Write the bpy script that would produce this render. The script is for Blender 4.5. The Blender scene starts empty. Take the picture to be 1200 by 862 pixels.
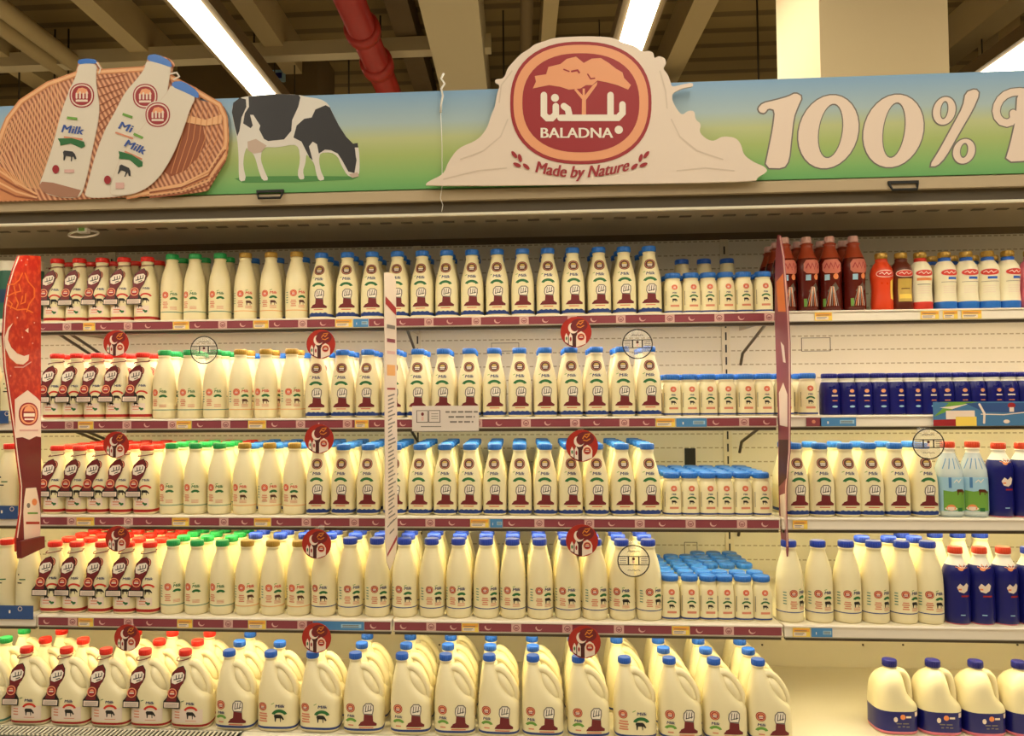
import bpy, bmesh, math, random
from mathutils import Vector, Matrix, Euler
from mathutils.geometry import tessellate_polygon

random.seed(7)
SC = bpy.context.scene
COL = SC.collection
PI = math.pi

# ------------------------------------------------------------------ camera
F = 950.0
CX, CY = 536.5, 431.0
EYE = 1.45
CAM = Vector((0, 0, EYE))
ROT = (Matrix.Rotation(math.atan(F / 12800.0), 4, 'Z') @ Matrix.Rotation(math.radians(92.0), 4, 'X')
       @ Matrix.Rotation(math.radians(-0.41), 4, 'Z'))
cd = bpy.data.cameras.new('camera')
cam = bpy.data.objects.new('camera', cd)
COL.objects.link(cam)
cam.matrix_world = Matrix.Translation(CAM) @ ROT
cd.sensor_fit = 'HORIZONTAL'
cd.sensor_width = 36.0
cd.lens = 36.0 * F / 1200.0
cd.shift_x = (600.0 - CX) / 1200.0
cd.clip_start = 0.05
SC.camera = cam
R3 = ROT.to_3x3()


def ray(px, py):
    return R3 @ Vector(((px - CX) / F, -(py - CY) / F, -1.0))


def atY(px, py, Y):
    d = ray(px, py)
    return CAM + d * (Y / d.y)


def atX(px, py, X):
    d = ray(px, py)
    return CAM + d * (X / d.x)


def atZ(px, py, Z):
    d = ray(px, py)
    return CAM + d * ((Z - EYE) / d.z)


# ------------------------------------------------------------------ materials
def lin(c):
    return c / 12.92 if c <= 0.04045 else ((c + 0.055) / 1.055) ** 2.4


MATS = {}


def M(name, hexc=None, rough=0.5, metal=0.0, emit=0.0, coat=0.0, sss=0.0, alpha=1.0, trans=0.0, noise=True):
    if name in MATS:
        return MATS[name]
    m = bpy.data.materials.new(name)
    m.use_nodes = True
    b = m.node_tree.nodes['Principled BSDF']
    r, g, bl = [lin(int(hexc[i:i + 2], 16) / 255) for i in (0, 2, 4)]
    b.inputs['Base Color'].default_value = (r, g, bl, 1)
    b.inputs['Roughness'].default_value = rough
    b.inputs['Metallic'].default_value = metal
    if emit:
        b.inputs['Emission Color'].default_value = (r, g, bl, 1)
        b.inputs['Emission Strength'].default_value = emit
    if coat:
        b.inputs['Coat Weight'].default_value = coat
    if sss:
        b.inputs['Subsurface Weight'].default_value = sss
        b.inputs['Subsurface Radius'].default_value = (0.02, 0.015, 0.009)
    if trans:
        b.inputs['Transmission Weight'].default_value = trans
    if alpha < 1:
        b.inputs['Alpha'].default_value = alpha
    # faint surface variation so that every surface is procedural
    nt = m.node_tree
    if noise and not emit and alpha == 1:
        tc = nt.nodes.new('ShaderNodeTexCoord')
        nz = nt.nodes.new('ShaderNodeTexNoise')
        nz.inputs['Scale'].default_value = 14.0
        mr = nt.nodes.new('ShaderNodeMapRange')
        mr.inputs['To Min'].default_value = max(0.0, rough - 0.06)
        mr.inputs['To Max'].default_value = min(1.0, rough + 0.06)
        nt.links.new(tc.outputs['Object'], nz.inputs['Vector'])
        nt.links.new(nz.outputs['Fac'], mr.inputs['Value'])
        nt.links.new(mr.outputs['Result'], b.inputs['Roughness'])
    MATS[name] = m
    return m


M('milk_plastic', 'ECE0B6', 0.32, sss=0.0)
M('milk_white', 'F6F1E0', 0.4)
M('cap_red', 'E02A1E', 0.35)
M('cap_green', '1E9A50', 0.35)
M('cap_gold', 'B08C3C', 0.3, 0.3)
M('cap_blue', '2A70CC', 0.35)
M('cap_dark_blue', '2442B4', 0.35)
M('cap_royal', '2460C8', 0.35)
M('cap_navy', '16187A', 0.35)
M('cap_orange', 'E04A2A', 0.35)
M('maroon', '6E1A20', 0.5)
M('maroon_dark', '46100F', 0.5)
M('strip_maroon', '8A3E48', 0.45)
M('strip_pink', 'D8ACA4', 0.45)
M('logo_red', '9C1E26', 0.5)
M('peach', 'EBA276', 0.5)
M('logo_brown', '5A3222', 0.5)
M('ink_white', 'F0E6D8', 0.5)
M('ink_cream', 'EAD6C6', 0.5)
M('ink_black', '1A1614', 0.5)
M('ink_grey', '77706A', 0.5)
M('ink_blue', '2A4FA0', 0.5)
M('ink_navy', '1C2A66', 0.5)
M('ink_green', '226A34', 0.5)
M('ink_leaf', '6DA040', 0.5)
M('ink_red', 'D03424', 0.5)
M('ink_orange', 'E88A50', 0.5)
M('ink_pinktext', 'D88A6C', 0.5)
M('band_blue', '1D3A80', 0.45)
M('band_red', 'A81C16', 0.45)
M('band_green', '4E8A78', 0.45)
M('band_orange', 'E8AC6A', 0.45)
M('price_yellow', 'F2D05A', 0.5)
M('price_orange', 'E8A040', 0.5)
M('price_blue', '4A86BC', 0.5)
M('sign_blue', '2E4F88', 0.5)
M('sign_red', 'A6281C', 0.4)
M('sign_orange', 'E0702C', 0.4)
M('sign_gold', 'D9822E', 0.4)
M('sleeve_navy', '14176A', 0.3)
M('sleeve_darkred', '5A160E', 0.25, coat=0.5)
M('sleeve_orange', '983A1C', 0.3)
M('drink_orange', 'DA4420', 0.3)
M('drink_brown', '5A2416', 0.3)
M('drink_pink', 'E07890', 0.3)
M('drink_cream', 'EFE6C8', 0.35)
M('label_gold', 'C8A850', 0.4)
M('sky_print', '9CC4DC', 0.4)
M('sky_print_deep', '4A7CB0', 0.4)
M('meadow_print', '6FA040', 0.4)
M('case_white', 'E4DAC0', 0.4)
M('rail_white', 'EAE0D0', 0.4)
M('rail_edge', 'B8AE9C', 0.35, 0.2)
M('shelf_under', 'DAD2C4', 0.45)
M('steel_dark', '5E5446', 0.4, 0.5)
M('black_plastic', '15130F', 0.5)
M('canopy_steel', 'B4A486', 0.36, 0.45, noise=False)
M('fascia_beige', 'BCA888', 0.4)
M('fascia_dark', '5A4E3A', 0.5)
M('lip_bright', 'EDE6D0', 0.3)
M('paint_beige', 'CCBE9C', 0.7)
M('column_paint', 'F2DCB0', 0.7)
M('duct_brown', '6E5A38', 0.7)
M('pipe_beige', 'C0AC80', 0.5)
M('pipe_red', 'A8241C', 0.35)
M('rod_dark', '3A3020', 0.6)
M('tube_glow', 'FFF4D8', emit=9.0)
M('lamp_glow', 'FFF6E0', emit=4.0)
M('basket_wicker', 'D48C5C', 0.6)
M('basket_dark', '9A5434', 0.6)
M('basket_light', 'EDB888', 0.6)
M('cow_black', '2C2A2E', 0.5)
M('cow_white', 'E2DCD4', 0.5)
M('cow_pink', 'C8B0A0', 0.5)
M('grass_shade', '4E8C48', 0.5)
M('splash_cream', 'E8D6C6', 0.5)
M('splash_fold', 'D8C6B4', 0.5)
M('print_bottle', 'DFD4C4', 0.5)
M('print_bottle_foot', 'A87860', 0.5)
M('clear_film', 'FAF4E8', 0.4, alpha=0.18)
M('divider_print', 'E4D2C2', 0.4)
M('script_pink', 'C8705E', 0.35)
M('sign_sea', '4878A4', 0.4)
M('clear_card', 'E8DCD4', 0.25, alpha=0.8)
M('clear_pet', 'D8E8F0', 0.1, alpha=0.6)
M('wire_white', 'E8E4DC', 0.4)
M('floor_tile', 'B8AE98', 0.3)
M('wall_paint', '8A7650', 0.8)
M('tin_green', '2E6A58', 0.4)
M('tin_blue', '28486A', 0.4)


def node_mat(name, rough):
    m = bpy.data.materials.new(name)
    m.use_nodes = True
    b = m.node_tree.nodes['Principled BSDF']
    b.inputs['Roughness'].default_value = rough
    MATS[name] = m
    return m, m.node_tree, b


def hexc(h):
    return tuple(lin(int(h[i:i + 2], 16) / 255) for i in (0, 2, 4)) + (1,)


def math_node(nt, op, a, b=None):
    n = nt.nodes.new('ShaderNodeMath')
    n.operation = op
    for i, v in ((0, a), (1, b)):
        if v is None:
            continue
        if isinstance(v, (int, float)):
            n.inputs[i].default_value = v
        else:
            nt.links.new(v, n.inputs[i])
    return n.outputs[0]


# printed sky-to-meadow gradient of the header board (artwork on the board)
HY = 2.50
hz0, hz1 = atY(600, 219, HY).z, atY(600, 103, HY).z
m, nt, b = node_mat('header_print', 0.45)
tc = nt.nodes.new('ShaderNodeTexCoord')
sp = nt.nodes.new('ShaderNodeSeparateXYZ')
mr = nt.nodes.new('ShaderNodeMapRange')
cr = nt.nodes.new('ShaderNodeValToRGB')
nt.links.new(tc.outputs['Object'], sp.inputs[0])
nt.links.new(sp.outputs['Z'], mr.inputs['Value'])
mr.inputs['From Min'].default_value = hz0
mr.inputs['From Max'].default_value = hz1
nt.links.new(mr.outputs['Result'], cr.inputs['Fac'])
e = cr.color_ramp.elements
e[0].position = 0.0
e[0].color = hexc('66A862')
e[1].position = 1.0
e[1].color = hexc('7FA8D0')
for p, c in ((0.12, '80B468'), (0.35, 'A8BC70'), (0.52, 'BCC48C'), (0.68, 'A9BFC4')):
    x = e.new(p)
    x.color = hexc(c)
nt.links.new(cr.outputs['Color'], b.inputs['Base Color'])

# slotted white back panel
m, nt, b = node_mat('slotted_panel', 0.45)
tc = nt.nodes.new('ShaderNodeTexCoord')
sp = nt.nodes.new('ShaderNodeSeparateXYZ')
nt.links.new(tc.outputs['Object'], sp.inputs[0])
fz = math_node(nt, 'FRACT', math_node(nt, 'DIVIDE', sp.outputs['Z'], 0.056))
fx = math_node(nt, 'FRACT', math_node(nt, 'DIVIDE', sp.outputs['X'], 0.024))
slot = math_node(nt, 'MULTIPLY', math_node(nt, 'LESS_THAN', fz, 0.09), math_node(nt, 'LESS_THAN', fx, 0.66))
mix = nt.nodes.new('ShaderNodeMix')
mix.data_type = 'RGBA'
nt.links.new(slot, mix.inputs['Factor'])
mix.inputs['A'].default_value = hexc('E6DFCC')
mix.inputs['B'].default_value = hexc('B4A88E')
nt.links.new(mix.outputs['Result'], b.inputs['Base Color'])

# corrugated metal roof deck
m, nt, b = node_mat('corrugated_deck', 0.75)
tc = nt.nodes.new('ShaderNodeTexCoord')
sp = nt.nodes.new('ShaderNodeSeparateXYZ')
nt.links.new(tc.outputs['Object'], sp.inputs[0])
fy = math_node(nt, 'FRACT', math_node(nt, 'DIVIDE', sp.outputs['Y'], 0.32))
rib = math_node(nt, 'LESS_THAN', fy, 0.3)
mix = nt.nodes.new('ShaderNodeMix')
mix.data_type = 'RGBA'
nt.links.new(rib, mix.inputs['Factor'])
mix.inputs['A'].default_value = hexc('8C7646')
mix.inputs['B'].default_value = hexc('6A5630')
nt.links.new(mix.outputs['Result'], b.inputs['Base Color'])

# printed weave of the basket
m, nt, b = node_mat('weave_print', 0.6)
tc = nt.nodes.new('ShaderNodeTexCoord')
mp = nt.nodes.new('ShaderNodeMapping')
mp.inputs['Rotation'].default_value = (0, math.radians(28), 0)
wv = nt.nodes.new('ShaderNodeTexWave')
wv.bands_direction = 'X'
wv.inputs['Scale'].default_value = 22
wv.inputs['Distortion'].default_value = 1.5
cr = nt.nodes.new('ShaderNodeValToRGB')
cr.color_ramp.elements[0].color = hexc('96543A')
cr.color_ramp.elements[1].color = hexc('E8AC84')
nt.links.new(tc.outputs['Object'], mp.inputs['Vector'])
nt.links.new(mp.outputs['Vector'], wv.inputs['Vector'])
nt.links.new(wv.outputs['Fac'], cr.inputs['Fac'])
nt.links.new(cr.outputs['Color'], b.inputs['Base Color'])

# starry red print of the divider banner
m, nt, b = node_mat('starry_red_print', 0.4)
tc = nt.nodes.new('ShaderNodeTexCoord')
nz = nt.nodes.new('ShaderNodeTexNoise')
nz.inputs['Scale'].default_value = 45
cr = nt.nodes.new('ShaderNodeValToRGB')
cr.color_ramp.elements[0].position = 0.45
cr.color_ramp.elements[0].color = hexc('B42018')
cr.color_ramp.elements[1].position = 0.72
cr.color_ramp.elements[1].color = hexc('D8502C')
nt.links.new(tc.outputs['Object'], nz.inputs['Vector'])
nt.links.new(nz.outputs['Fac'], cr.inputs['Fac'])
nt.links.new(cr.outputs['Color'], b.inputs['Base Color'])


# ------------------------------------------------------------------ mesh helpers
class MB:
    def __init__(s):
        s.v = []
        s.f = []
        s.m = []
        s.mats = []
        s.smooth = []

    def mi(s, name):
        if name not in s.mats:
            s.mats.append(name)
        return s.mats.index(name)

    def add(s, verts, faces, mat, smooth=False):
        o = len(s.v)
        s.v += [tuple(v) for v in verts]
        k = s.mi(mat)
        for f in faces:
            s.f.append([i + o for i in f])
            s.m.append(k)
            s.smooth.append(smooth)

    def box(s, x0, x1, y0, y1, z0, z1, mat):
        v = [(x, y, z) for z in (z0, z1) for y in (y0, y1) for x in (x0, x1)]
        s.add(v, [(0, 2, 3, 1), (4, 5, 7, 6), (0, 1, 5, 4), (2, 6, 7, 3), (0, 4, 6, 2), (1, 3, 7, 5)], mat)

    def extrude_x(s, prof, x0, x1, mat):
        n = len(prof)
        v = [(x0, y, z) for y, z in prof] + [(x1, y, z) for y, z in prof]
        fs = [(i, (i + 1) % n, (i + 1) % n + n, i + n) for i in range(n)]
        for t in tessellate_polygon([[Vector((0, y, z)) for y, z in prof]]):
            fs += [tuple(t), tuple(i + n for i in reversed(t))]
        s.add(v, fs, mat)

    def prism(s, pts, off, mat):
        """solid between the polygon pts (3d, planar) and the same moved by off"""
        n = len(pts)
        off = Vector(off)
        v = [Vector(p) for p in pts] + [Vector(p) + off for p in pts]
        fs = [(i, (i + 1) % n, (i + 1) % n + n, i + n) for i in range(n)]
        for t in tessellate_polygon([[Vector(p) for p in pts]]):
            fs += [tuple(t), tuple(i + n for i in reversed(t))]
        s.add(v, fs, mat)

    def tube(s, path, r, mat, seg=10, sy=1.0, caps=True):
        """tube along path; r may be a list"""
        P = [Vector(p) for p in path]
        n = len(P)
        vs = []
        prev = None
        for i, p in enumerate(P):
            t = (P[min(i + 1, n - 1)] - P[max(i - 1, 0)]).normalized()
            if prev is None:
                a = Vector((0, 1, 0)) if abs(t.y) < 0.9 else Vector((1, 0, 0))
            else:
                a = prev
            a = (a - t * a.dot(t)).normalized()
            prev = a
            c = t.cross(a)
            rr = r[i] if isinstance(r, (list, tuple)) else r
            for k in range(seg):
                w = 2 * PI * k / seg
                vs.append(p + a * (math.cos(w) * rr * sy) + c * (math.sin(w) * rr))
        fs = []
        for i in range(n - 1):
            for k in range(seg):
                k2 = (k + 1) % seg
                fs.append((i * seg + k, i * seg + k2, (i + 1) * seg + k2, (i + 1) * seg + k))
        if caps:
            fs.append(tuple(range(seg)))
            fs.append(tuple((n - 1) * seg + k for k in reversed(range(seg))))
        s.add(vs, fs, mat, True)

    def mesh(s, name):
        me = bpy.data.meshes.new(name)
        me.from_pydata(s.v, [], s.f)
        for n in s.mats:
            me.materials.append(MATS[n])
        me.polygons.foreach_set('material_index', s.m)
        me.polygons.foreach_set('use_smooth', s.smooth)
        bm = bmesh.new()
        bm.from_mesh(me)
        bmesh.ops.remove_doubles(bm, verts=bm.verts, dist=1e-6)
        bmesh.ops.recalc_face_normals(bm, faces=bm.faces)
        bm.to_mesh(me)
        bm.free()
        me.update()
        return me

    def build(s, name, parent=None):
        return link(name, s.mesh(name), parent)


def link(name, data, parent=None):
    o = bpy.data.objects.new(name, data)
    COL.objects.link(o)
    if parent is not None:
        o.parent = parent
    return o


def tag(o, label=None, cat=None, group=None, kind=None):
    if label:
        o['label'] = label
    if cat:
        o['category'] = cat
    if group:
        o['group'] = group
    if kind:
        o['kind'] = kind
    return o


def empty(name, loc=(0, 0, 0), rz=0.0):
    o = link(name, None)
    o.empty_display_size = 0.05
    o.location = loc
    o.rotation_euler = (0, 0, rz)
    return o


# superellipse loft: sections (z, cx, hx, hy, n)
def sup(a, n):
    c, s_ = abs(math.cos(a)), abs(math.sin(a))
    return (c ** n + s_ ** n) ** (-1.0 / n)


def loft(mb, secs, matf, seg=28, top=True, bottom=True):
    vs = []
    for z, cx, hx, hy, n in secs:
        for k in range(seg):
            a = 2 * PI * k / seg
            r = sup(a, n)
            vs.append((cx + hx * r * math.sin(a), -hy * r * math.cos(a), z))
    for i in range(len(secs) - 1):
        zm = (secs[i][0] + secs[i + 1][0]) / 2
        fs = [(i * seg + k, i * seg + (k + 1) % seg, (i + 1) * seg + (k + 1) % seg, (i + 1) * seg + k) for k in range(seg)]
        off = len(mb.v)
        mb.add([vs[j] for j in range(i * seg, (i + 2) * seg)],
               [tuple(x - i * seg for x in f) for f in fs], matf(zm), True)
    if bottom:
        mb.add(vs[:seg], [tuple(reversed(range(seg)))], matf(secs[0][0]))
    if top:
        mb.add(vs[-seg:], [tuple(range(seg))], matf(secs[-1][0]))


def sec_at(secs, z):
    if z <= secs[0][0]:
        return secs[0]
    for a, b in zip(secs, secs[1:]):
        if z <= b[0]:
            t = (z - a[0]) / max(1e-9, b[0] - a[0])
            return tuple(a[i] + (b[i] - a[i]) * t for i in range(5))
    return secs[-1]


# ------------------------------------------------------------------ flat artwork (printed shapes)
_fonts = {}


def text_polys(s):
    if s in _fonts:
        return _fonts[s]
    cu = bpy.data.curves.new('lettering', 'FONT')
    cu.body = s
    cu.size = 1.0
    cu.resolution_u = 3
    cu.offset = 0.0
    o = bpy.data.objects.new('lettering', cu)
    COL.objects.link(o)
    dg = bpy.context.evaluated_depsgraph_get()
    me = bpy.data.meshes.new_from_object(o.evaluated_get(dg))
    v = [(p.co.x, p.co.y) for p in me.vertices]
    f = [tuple(p.vertices) for p in me.polygons]
    bpy.data.objects.remove(o)
    bpy.data.curves.remove(cu)
    bpy.data.meshes.remove(me)
    _fonts[s] = (v, f)
    return _fonts[s]


class Art:
    """printed shapes in x right / y up; later layers lie on earlier ones"""

    def __init__(s, flip=False):
        s.e = []
        s.L = 0
        s.flip = flip

    def layer(s):
        s.L += 1
        return s

    def poly(s, pts, mat):
        pts = [(float(x), float(y)) for x, y in pts]
        tr = tessellate_polygon([[Vector((x, y, 0)) for x, y in pts]])
        s.e.append((pts, [tuple(t) for t in tr], mat, s.L))
        return s

    def rect(s, x0, y0, x1, y1, mat):
        return s.poly([(x0, y0), (x1, y0), (x1, y1), (x0, y1)], mat)

    def ell(s, cx, cy, rx, ry, mat, n=2.0, seg=28, rot=0.0):
        p = []
        for k in range(seg):
            a = 2 * PI * k / seg
            r = sup(a, n)
            x, y = rx * r * math.cos(a), ry * r * math.sin(a)
            p.append((cx + x * math.cos(rot) - y * math.sin(rot), cy + x * math.sin(rot) + y * math.cos(rot)))
        return s.poly(p, mat)

    def ring(s, cx, cy, rx, ry, ix, iy, mat, seg=32, a0=0.0, a1=2 * PI, icx=None, icy=None):
        icx = cx if icx is None else icx
        icy = cy if icy is None else icy
        v, f = [], []
        for k in range(seg + 1):
            a = a0 + (a1 - a0) * k / seg
            v.append((cx + rx * math.cos(a), cy + ry * math.sin(a)))
            v.append((icx + ix * math.cos(a), icy + iy * math.sin(a)))
        for k in range(seg):
            f.append((2 * k, 2 * k + 2, 2 * k + 3, 2 * k + 1))
        s.e.append((v, f, mat, s.L))
        return s

    def stroke(s, pts, w, mat, closed=False, cap=True):
        P = []
        for x, y in pts:
            p = Vector((x, y))
            if not P or (p - P[-1]).length > 1e-7:
                P.append(p)
        n = len(P)
        h = w / 2
        v, f = [], []
        for i in range(n):
            a = P[i - 1] if (i > 0 or closed) else None
            b = P[(i + 1) % n] if (i < n - 1 or closed) else None
            d0 = (P[i] - a).normalized() if a is not None else (b - P[i]).normalized()
            d1 = (b - P[i]).normalized() if b is not None else d0
            t = d0 + d1
            t = t.normalized() if t.length > 1e-6 else d0
            q = Vector((-t.y, t.x))
            k = min(1.6, 1.0 / max(.3, q.dot(Vector((-d0.y, d0.x)))))
            v += [tuple(P[i] + q * h * k), tuple(P[i] - q * h * k)]
        for i in range(n if closed else n - 1):
            j = (i + 1) % n
            f.append((2 * i, 2 * j, 2 * j + 1, 2 * i + 1))
        if cap and not closed:
            for i, sg in ((0, -1), (n - 1, 1)):
                d = (P[1] - P[0]).normalized() if i == 0 else (P[-1] - P[-2]).normalized()
                q = Vector((-d.y, d.x))
                ids = [2 * i]
                for k in range(1, 6):
                    t = PI * k / 6
                    v.append(tuple(P[i] + q * (h * math.cos(t)) + d * (sg * h * math.sin(t))))
                    ids.append(len(v) - 1)
                ids.append(2 * i + 1)
                f.append(tuple(ids))
        s.e.append((v, f, mat, s.L))
        return s

    def text(s, t, x, y, size, mat, shear=0.0, w=None, fn=None, center=True, bold=True):
        v, f = text_polys(t)
        if not v:
            return s
        x0, x1 = min(p[0] for p in v), max(p[0] for p in v)
        k = size if w is None else w / (x1 - x0)
        sg = -1 if s.flip else 1
        ox = (x0 + x1) / 2 if center else x0
        out = []
        for px, py in v:
            X, Y = (px - ox) * k + shear * py * size, py * size
            if fn:
                out.append(fn(X, Y))
            else:
                out.append((x + X, y + sg * Y))
        s.e.append((out, f, mat, s.L))
        if bold:
            for dx in (-.03, .03):
                if fn:
                    q = [fn((px - ox) * k + shear * py * size + dx * size, py * size) for px, py in v]
                else:
                    q = [(x + (px - ox) * k + shear * py * size + dx * size, y + sg * py * size) for px, py in v]
                s.e.append((q, f, mat, s.L))
        return s

    def moved(s, dx, dy, k=1.0):
        a = Art()
        a.L = s.L
        a.e = [([(x * k + dx, y * k + dy) for x, y in v], f, m_, l) for v, f, m_, l in s.e]
        return a

    def put(s, other, dx=0, dy=0, k=1.0):
        base = s.L
        ml = 0
        for v, f, m_, l in other.e:
            s.e.append(([(x * k + dx, y * k + dy) for x, y in v], f, m_, base + l))
            ml = max(ml, l)
        s.L = base + ml
        return s

    def to_mb(s, fn, mb=None, grid=None):
        """fn(x, y, layer) -> 3d point; grid cuts faces so that they bend"""
        mb = mb or MB()
        for ei, (v, f, m_, l) in enumerate(s.e):
            l = l + ei * .01
            if grid:
                bm = bmesh.new()
                bv = [bm.verts.new((x, y, 0)) for x, y in v]
                for q in f:
                    try:
                        bm.faces.new([bv[i] for i in q])
                    except ValueError:
                        pass
                xs, ys = [p[0] for p in v], [p[1] for p in v]
                for ax, lo, hi in ((0, min(xs), max(xs)), (1, min(ys), max(ys))):
                    g = grid[ax]
                    if not g:
                        continue
                    k = math.ceil(lo / g)
                    while k * g < hi:
                        co = [0, 0, 0]
                        no = [0, 0, 0]
                        co[ax] = k * g
                        no[ax] = 1
                        bmesh.ops.bisect_plane(bm, geom=bm.verts[:] + bm.edges[:] + bm.faces[:], plane_co=co, plane_no=no, dist=1e-7)
                        k += 1
                bm.verts.index_update()
                vv = [fn(q.co.x, q.co.y, l) for q in bm.verts]
                ff = [[q.index for q in p.verts] for p in bm.faces]
                bm.free()
                mb.add(vv, ff, m_)
            else:
                mb.add([fn(x, y, l) for x, y in v], f, m_)
        return mb


def art_mesh(name, mb):
    """mesh without normal recalculation or welding"""
    me = bpy.data.meshes.new(name)
    me.from_pydata(mb.v, [], mb.f)
    for n in mb.mats:
        me.materials.append(MATS[n])
    me.polygons.foreach_set('material_index', mb.m)
    me.update()
    return me


EPS = 0.00012


def wrap_arc(secs):
    def fn(x, z, l):
        _, cx, hx, hy, n = sec_at(secs, z)
        a = x / hx
        r = sup(a, n)
        o = 0.0006 + l * EPS
        return (cx + (hx * r + o) * math.sin(a), -(hy * r + o) * math.cos(a), z)
    return fn


def wrap_flat(secs):
    def fn(x, z, l):
        _, cx, hx, hy, n = sec_at(secs, z)
        t = min(0.999, abs((x - cx) / hx))
        y = -hy * (1 - t ** n) ** (1.0 / n)
        return (x, y - 0.0012 - l * EPS, z)
    return fn


# ------------------------------------------------------------------ brand marks as printed shapes
def logo_art(detail=True, ringm='logo_red'):
    """roundel with tree and script, unit radius"""
    a = Art()
    a.ell(0, 0, 1, 0.97, ringm, 2.3).layer()
    a.ell(0, 0, 0.93, 0.90, 'peach', 2.3).layer()
    a.ell(0, 0, 0.8, 0.77, ringm, 2.3).layer()
    a.poly([(-.6, .2), (-.5, .42), (-.3, .5), (-.1, .65), (.15, .5), (.35, .6), (.6, .3), (.68, .18), (.3, .26), (.1, .2), (-.2, .2), (-.45, .22)], 'peach')
    a.rect(-.04, -.1, .05, .3, 'peach').layer()
    for p in ([(.6, .02), (.6, -.2), (-.25, -.22)], [(.43, .15), (.43, -.18)], [(-.3, -.02), (-.15, -.08), (-.14, -.2)],
              [(-.33, -.04), (-.33, -.18), (-.5, -.2)], [(-.55, .12), (-.55, -.15)]):
        a.stroke(p, .11, 'ink_white')
    a.rect(-.55, -.48, .5, -.34, 'ink_white')
    return a


def small_logo(ringm='logo_red'):
    a = Art()
    a.ell(0, 0, 1, 0.97, ringm, 2.2).layer()
    pc_ = 'peach' if ringm != 'logo_brown' else 'label_gold'
    if ringm != 'logo_brown':
        a.ring(0, 0, .86, .84, .72, .7, pc_)
    else:
        a.ring(0, 0, .88, .86, .8, .78, 'ink_pinktext')
    a.poly([(-.5, .15), (-.3, .42), (0, .5), (.35, .42), (.5, .15), (.1, .12), (-.1, .12)], pc_)
    a.rect(-.45, -.12, .45, .05, 'ink_white')
    a.rect(-.4, -.4, .4, -.26, 'ink_white')
    return a


def cow_small(mat='ink_black'):
    a = Art()
    a.poly([(-1, .5), (-.8, .75), (.4, .75), (.75, .45), (1.1, -.2), (.85, -.35), (.55, .05), (.45, -.1), (.45, -.7), (.3, -.7), (.25, 0), (-.5, 0), (-.6, -.7), (-.78, -.7), (-.85, 0)], mat)
    return a


def glass_art():
    """fist holding a chocolate splash, unit: about 1 wide, 1.9 tall, base at 0"""
    a = Art()
    a.poly([(-.78, .0), (-.70, .16), (-.5, .3), (-.36, .42), (.42, .42), (.55, .3), (.74, .18), (.72, .0)], 'maroon')
    a.poly([(-.62, .0), (.55, .0), (.6, .2), (.45, .4), (.42, .95), (-.3, .95), (-.34, .42), (-.6, .3), (-.66, .12)], 'maroon')
    a.layer()
    a.poly([(-.34, .95), (.4, .85), (.5, 1.25), (.5, 1.65), (.3, 1.85), (-.15, 1.85), (-.38, 1.6), (-.42, 1.2)], 'ink_grey').layer()
    a.poly([(-.28, 1.0), (.36, .98), (.42, 1.3), (.42, 1.6), (.26, 1.76), (-.12, 1.76), (-.3, 1.55), (-.34, 1.2)], 'ink_white').layer()
    for x in (-.18, .02, .22):
        a.stroke([(x, 1.2), (x + .06, 1.65)], .06, 'ink_black')
    a.stroke([(-.2, 1.15), (.35, 1.3)], .06, 'ink_black')
    return a


def green_arc(a, cx, cy, r, w, mat='ink_green', h=0.75):
    a.ring(cx, cy - r * .5, r, r * h, r - w, r * h - w, mat, 14, 0.25, PI - 0.25)
    return a


# ------------------------------------------------------------------ bottle kinds
KINDS = {}


def cap_mesh(name, r, z0, z1, mat, cx=0.0):
    mb = MB()
    b = 0.0025
    loft(mb, [(z0, cx, r * .97, r * .97, 2), (z0 + .001, cx, r, r, 2), (z1 - b, cx, r, r, 2), (z1 - .0006, cx, r * .95, r * .95, 2), (z1, cx, r * .88, r * .88, 2)], lambda z: mat, 20)
    # ribs of the cap
    for k in range(20):
        a = 2 * PI * k / 20
        x, y = cx + r * math.sin(a), -r * math.cos(a)
        mb.tube([(x, y, z0 + .002), (x, y, z1 - .004)], .0008, mat, 4)
    return mb.mesh(name)


def S(z, r, n=2.0):
    return (z, 0.0, r, r, n)


def bands(default, *bs):
    def f(z):
        for lo, hi, m_ in bs:
            if lo <= z <= hi:
                return m_
        return default
    return f


def bottle_kind(key, secs, matf, capr, capz, capmat, art=None, extra=None, seg=28, stuffname='milk_bottle', grid=(.006, .012)):
    # refine sections for smooth silhouettes
    mb = MB()
    loft(mb, secs, matf, seg)
    parts = [('body', mb.mesh('body'))]
    parts.append(('cap', cap_mesh('cap', capr, capz[0], capz[1], capmat)))
    if art is not None:
        parts.append(('label_lettering', art_mesh('label_lettering', art.to_mb(wrap_arc(secs), grid=grid))))
    if extra:
        parts += extra
    KINDS[key] = (stuffname, parts)


def stack_secs(pts):
    return [S(*p) for p in pts]


# --- D: squarish cocoa-print bottle, blue cap
secD = stack_secs([(0, .034, 2.6), (.003, .0385, 3), (.007, .0402, 3.2), (.018, .0405, 3.2), (.06, .0405, 3.2), (.10, .0405, 3.2), (.118, .0398, 3.0),
                   (.135, .0378, 2.8), (.155, .0338, 2.5), (.175, .0288, 2.3), (.193, .0243, 2.1), (.206, .0215), (.214, .0203), (.2165, .0225), (.219, .0225), (.2205, .019), (.225, .019)])
matD = bands('milk_plastic', (.008, .017, 'band_blue'))
aD = Art()
aD.put(small_logo('logo_brown'), 0, .175, .0185)
aD.L = 0
aD.text('Milk', 0.001, .1375, .015, 'ink_navy', .2, w=.028)
aD.stroke([(-.022, .146), (-.016, .149)], .002, 'ink_leaf')
green_arc(aD, 0, .124, .023, .009)
aD.L = 1
aD.put(glass_art(), .0015, .038, .0365)
aD.L = 0
aD.rect(-.016, .031, .016, .0335, 'ink_red')
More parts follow.
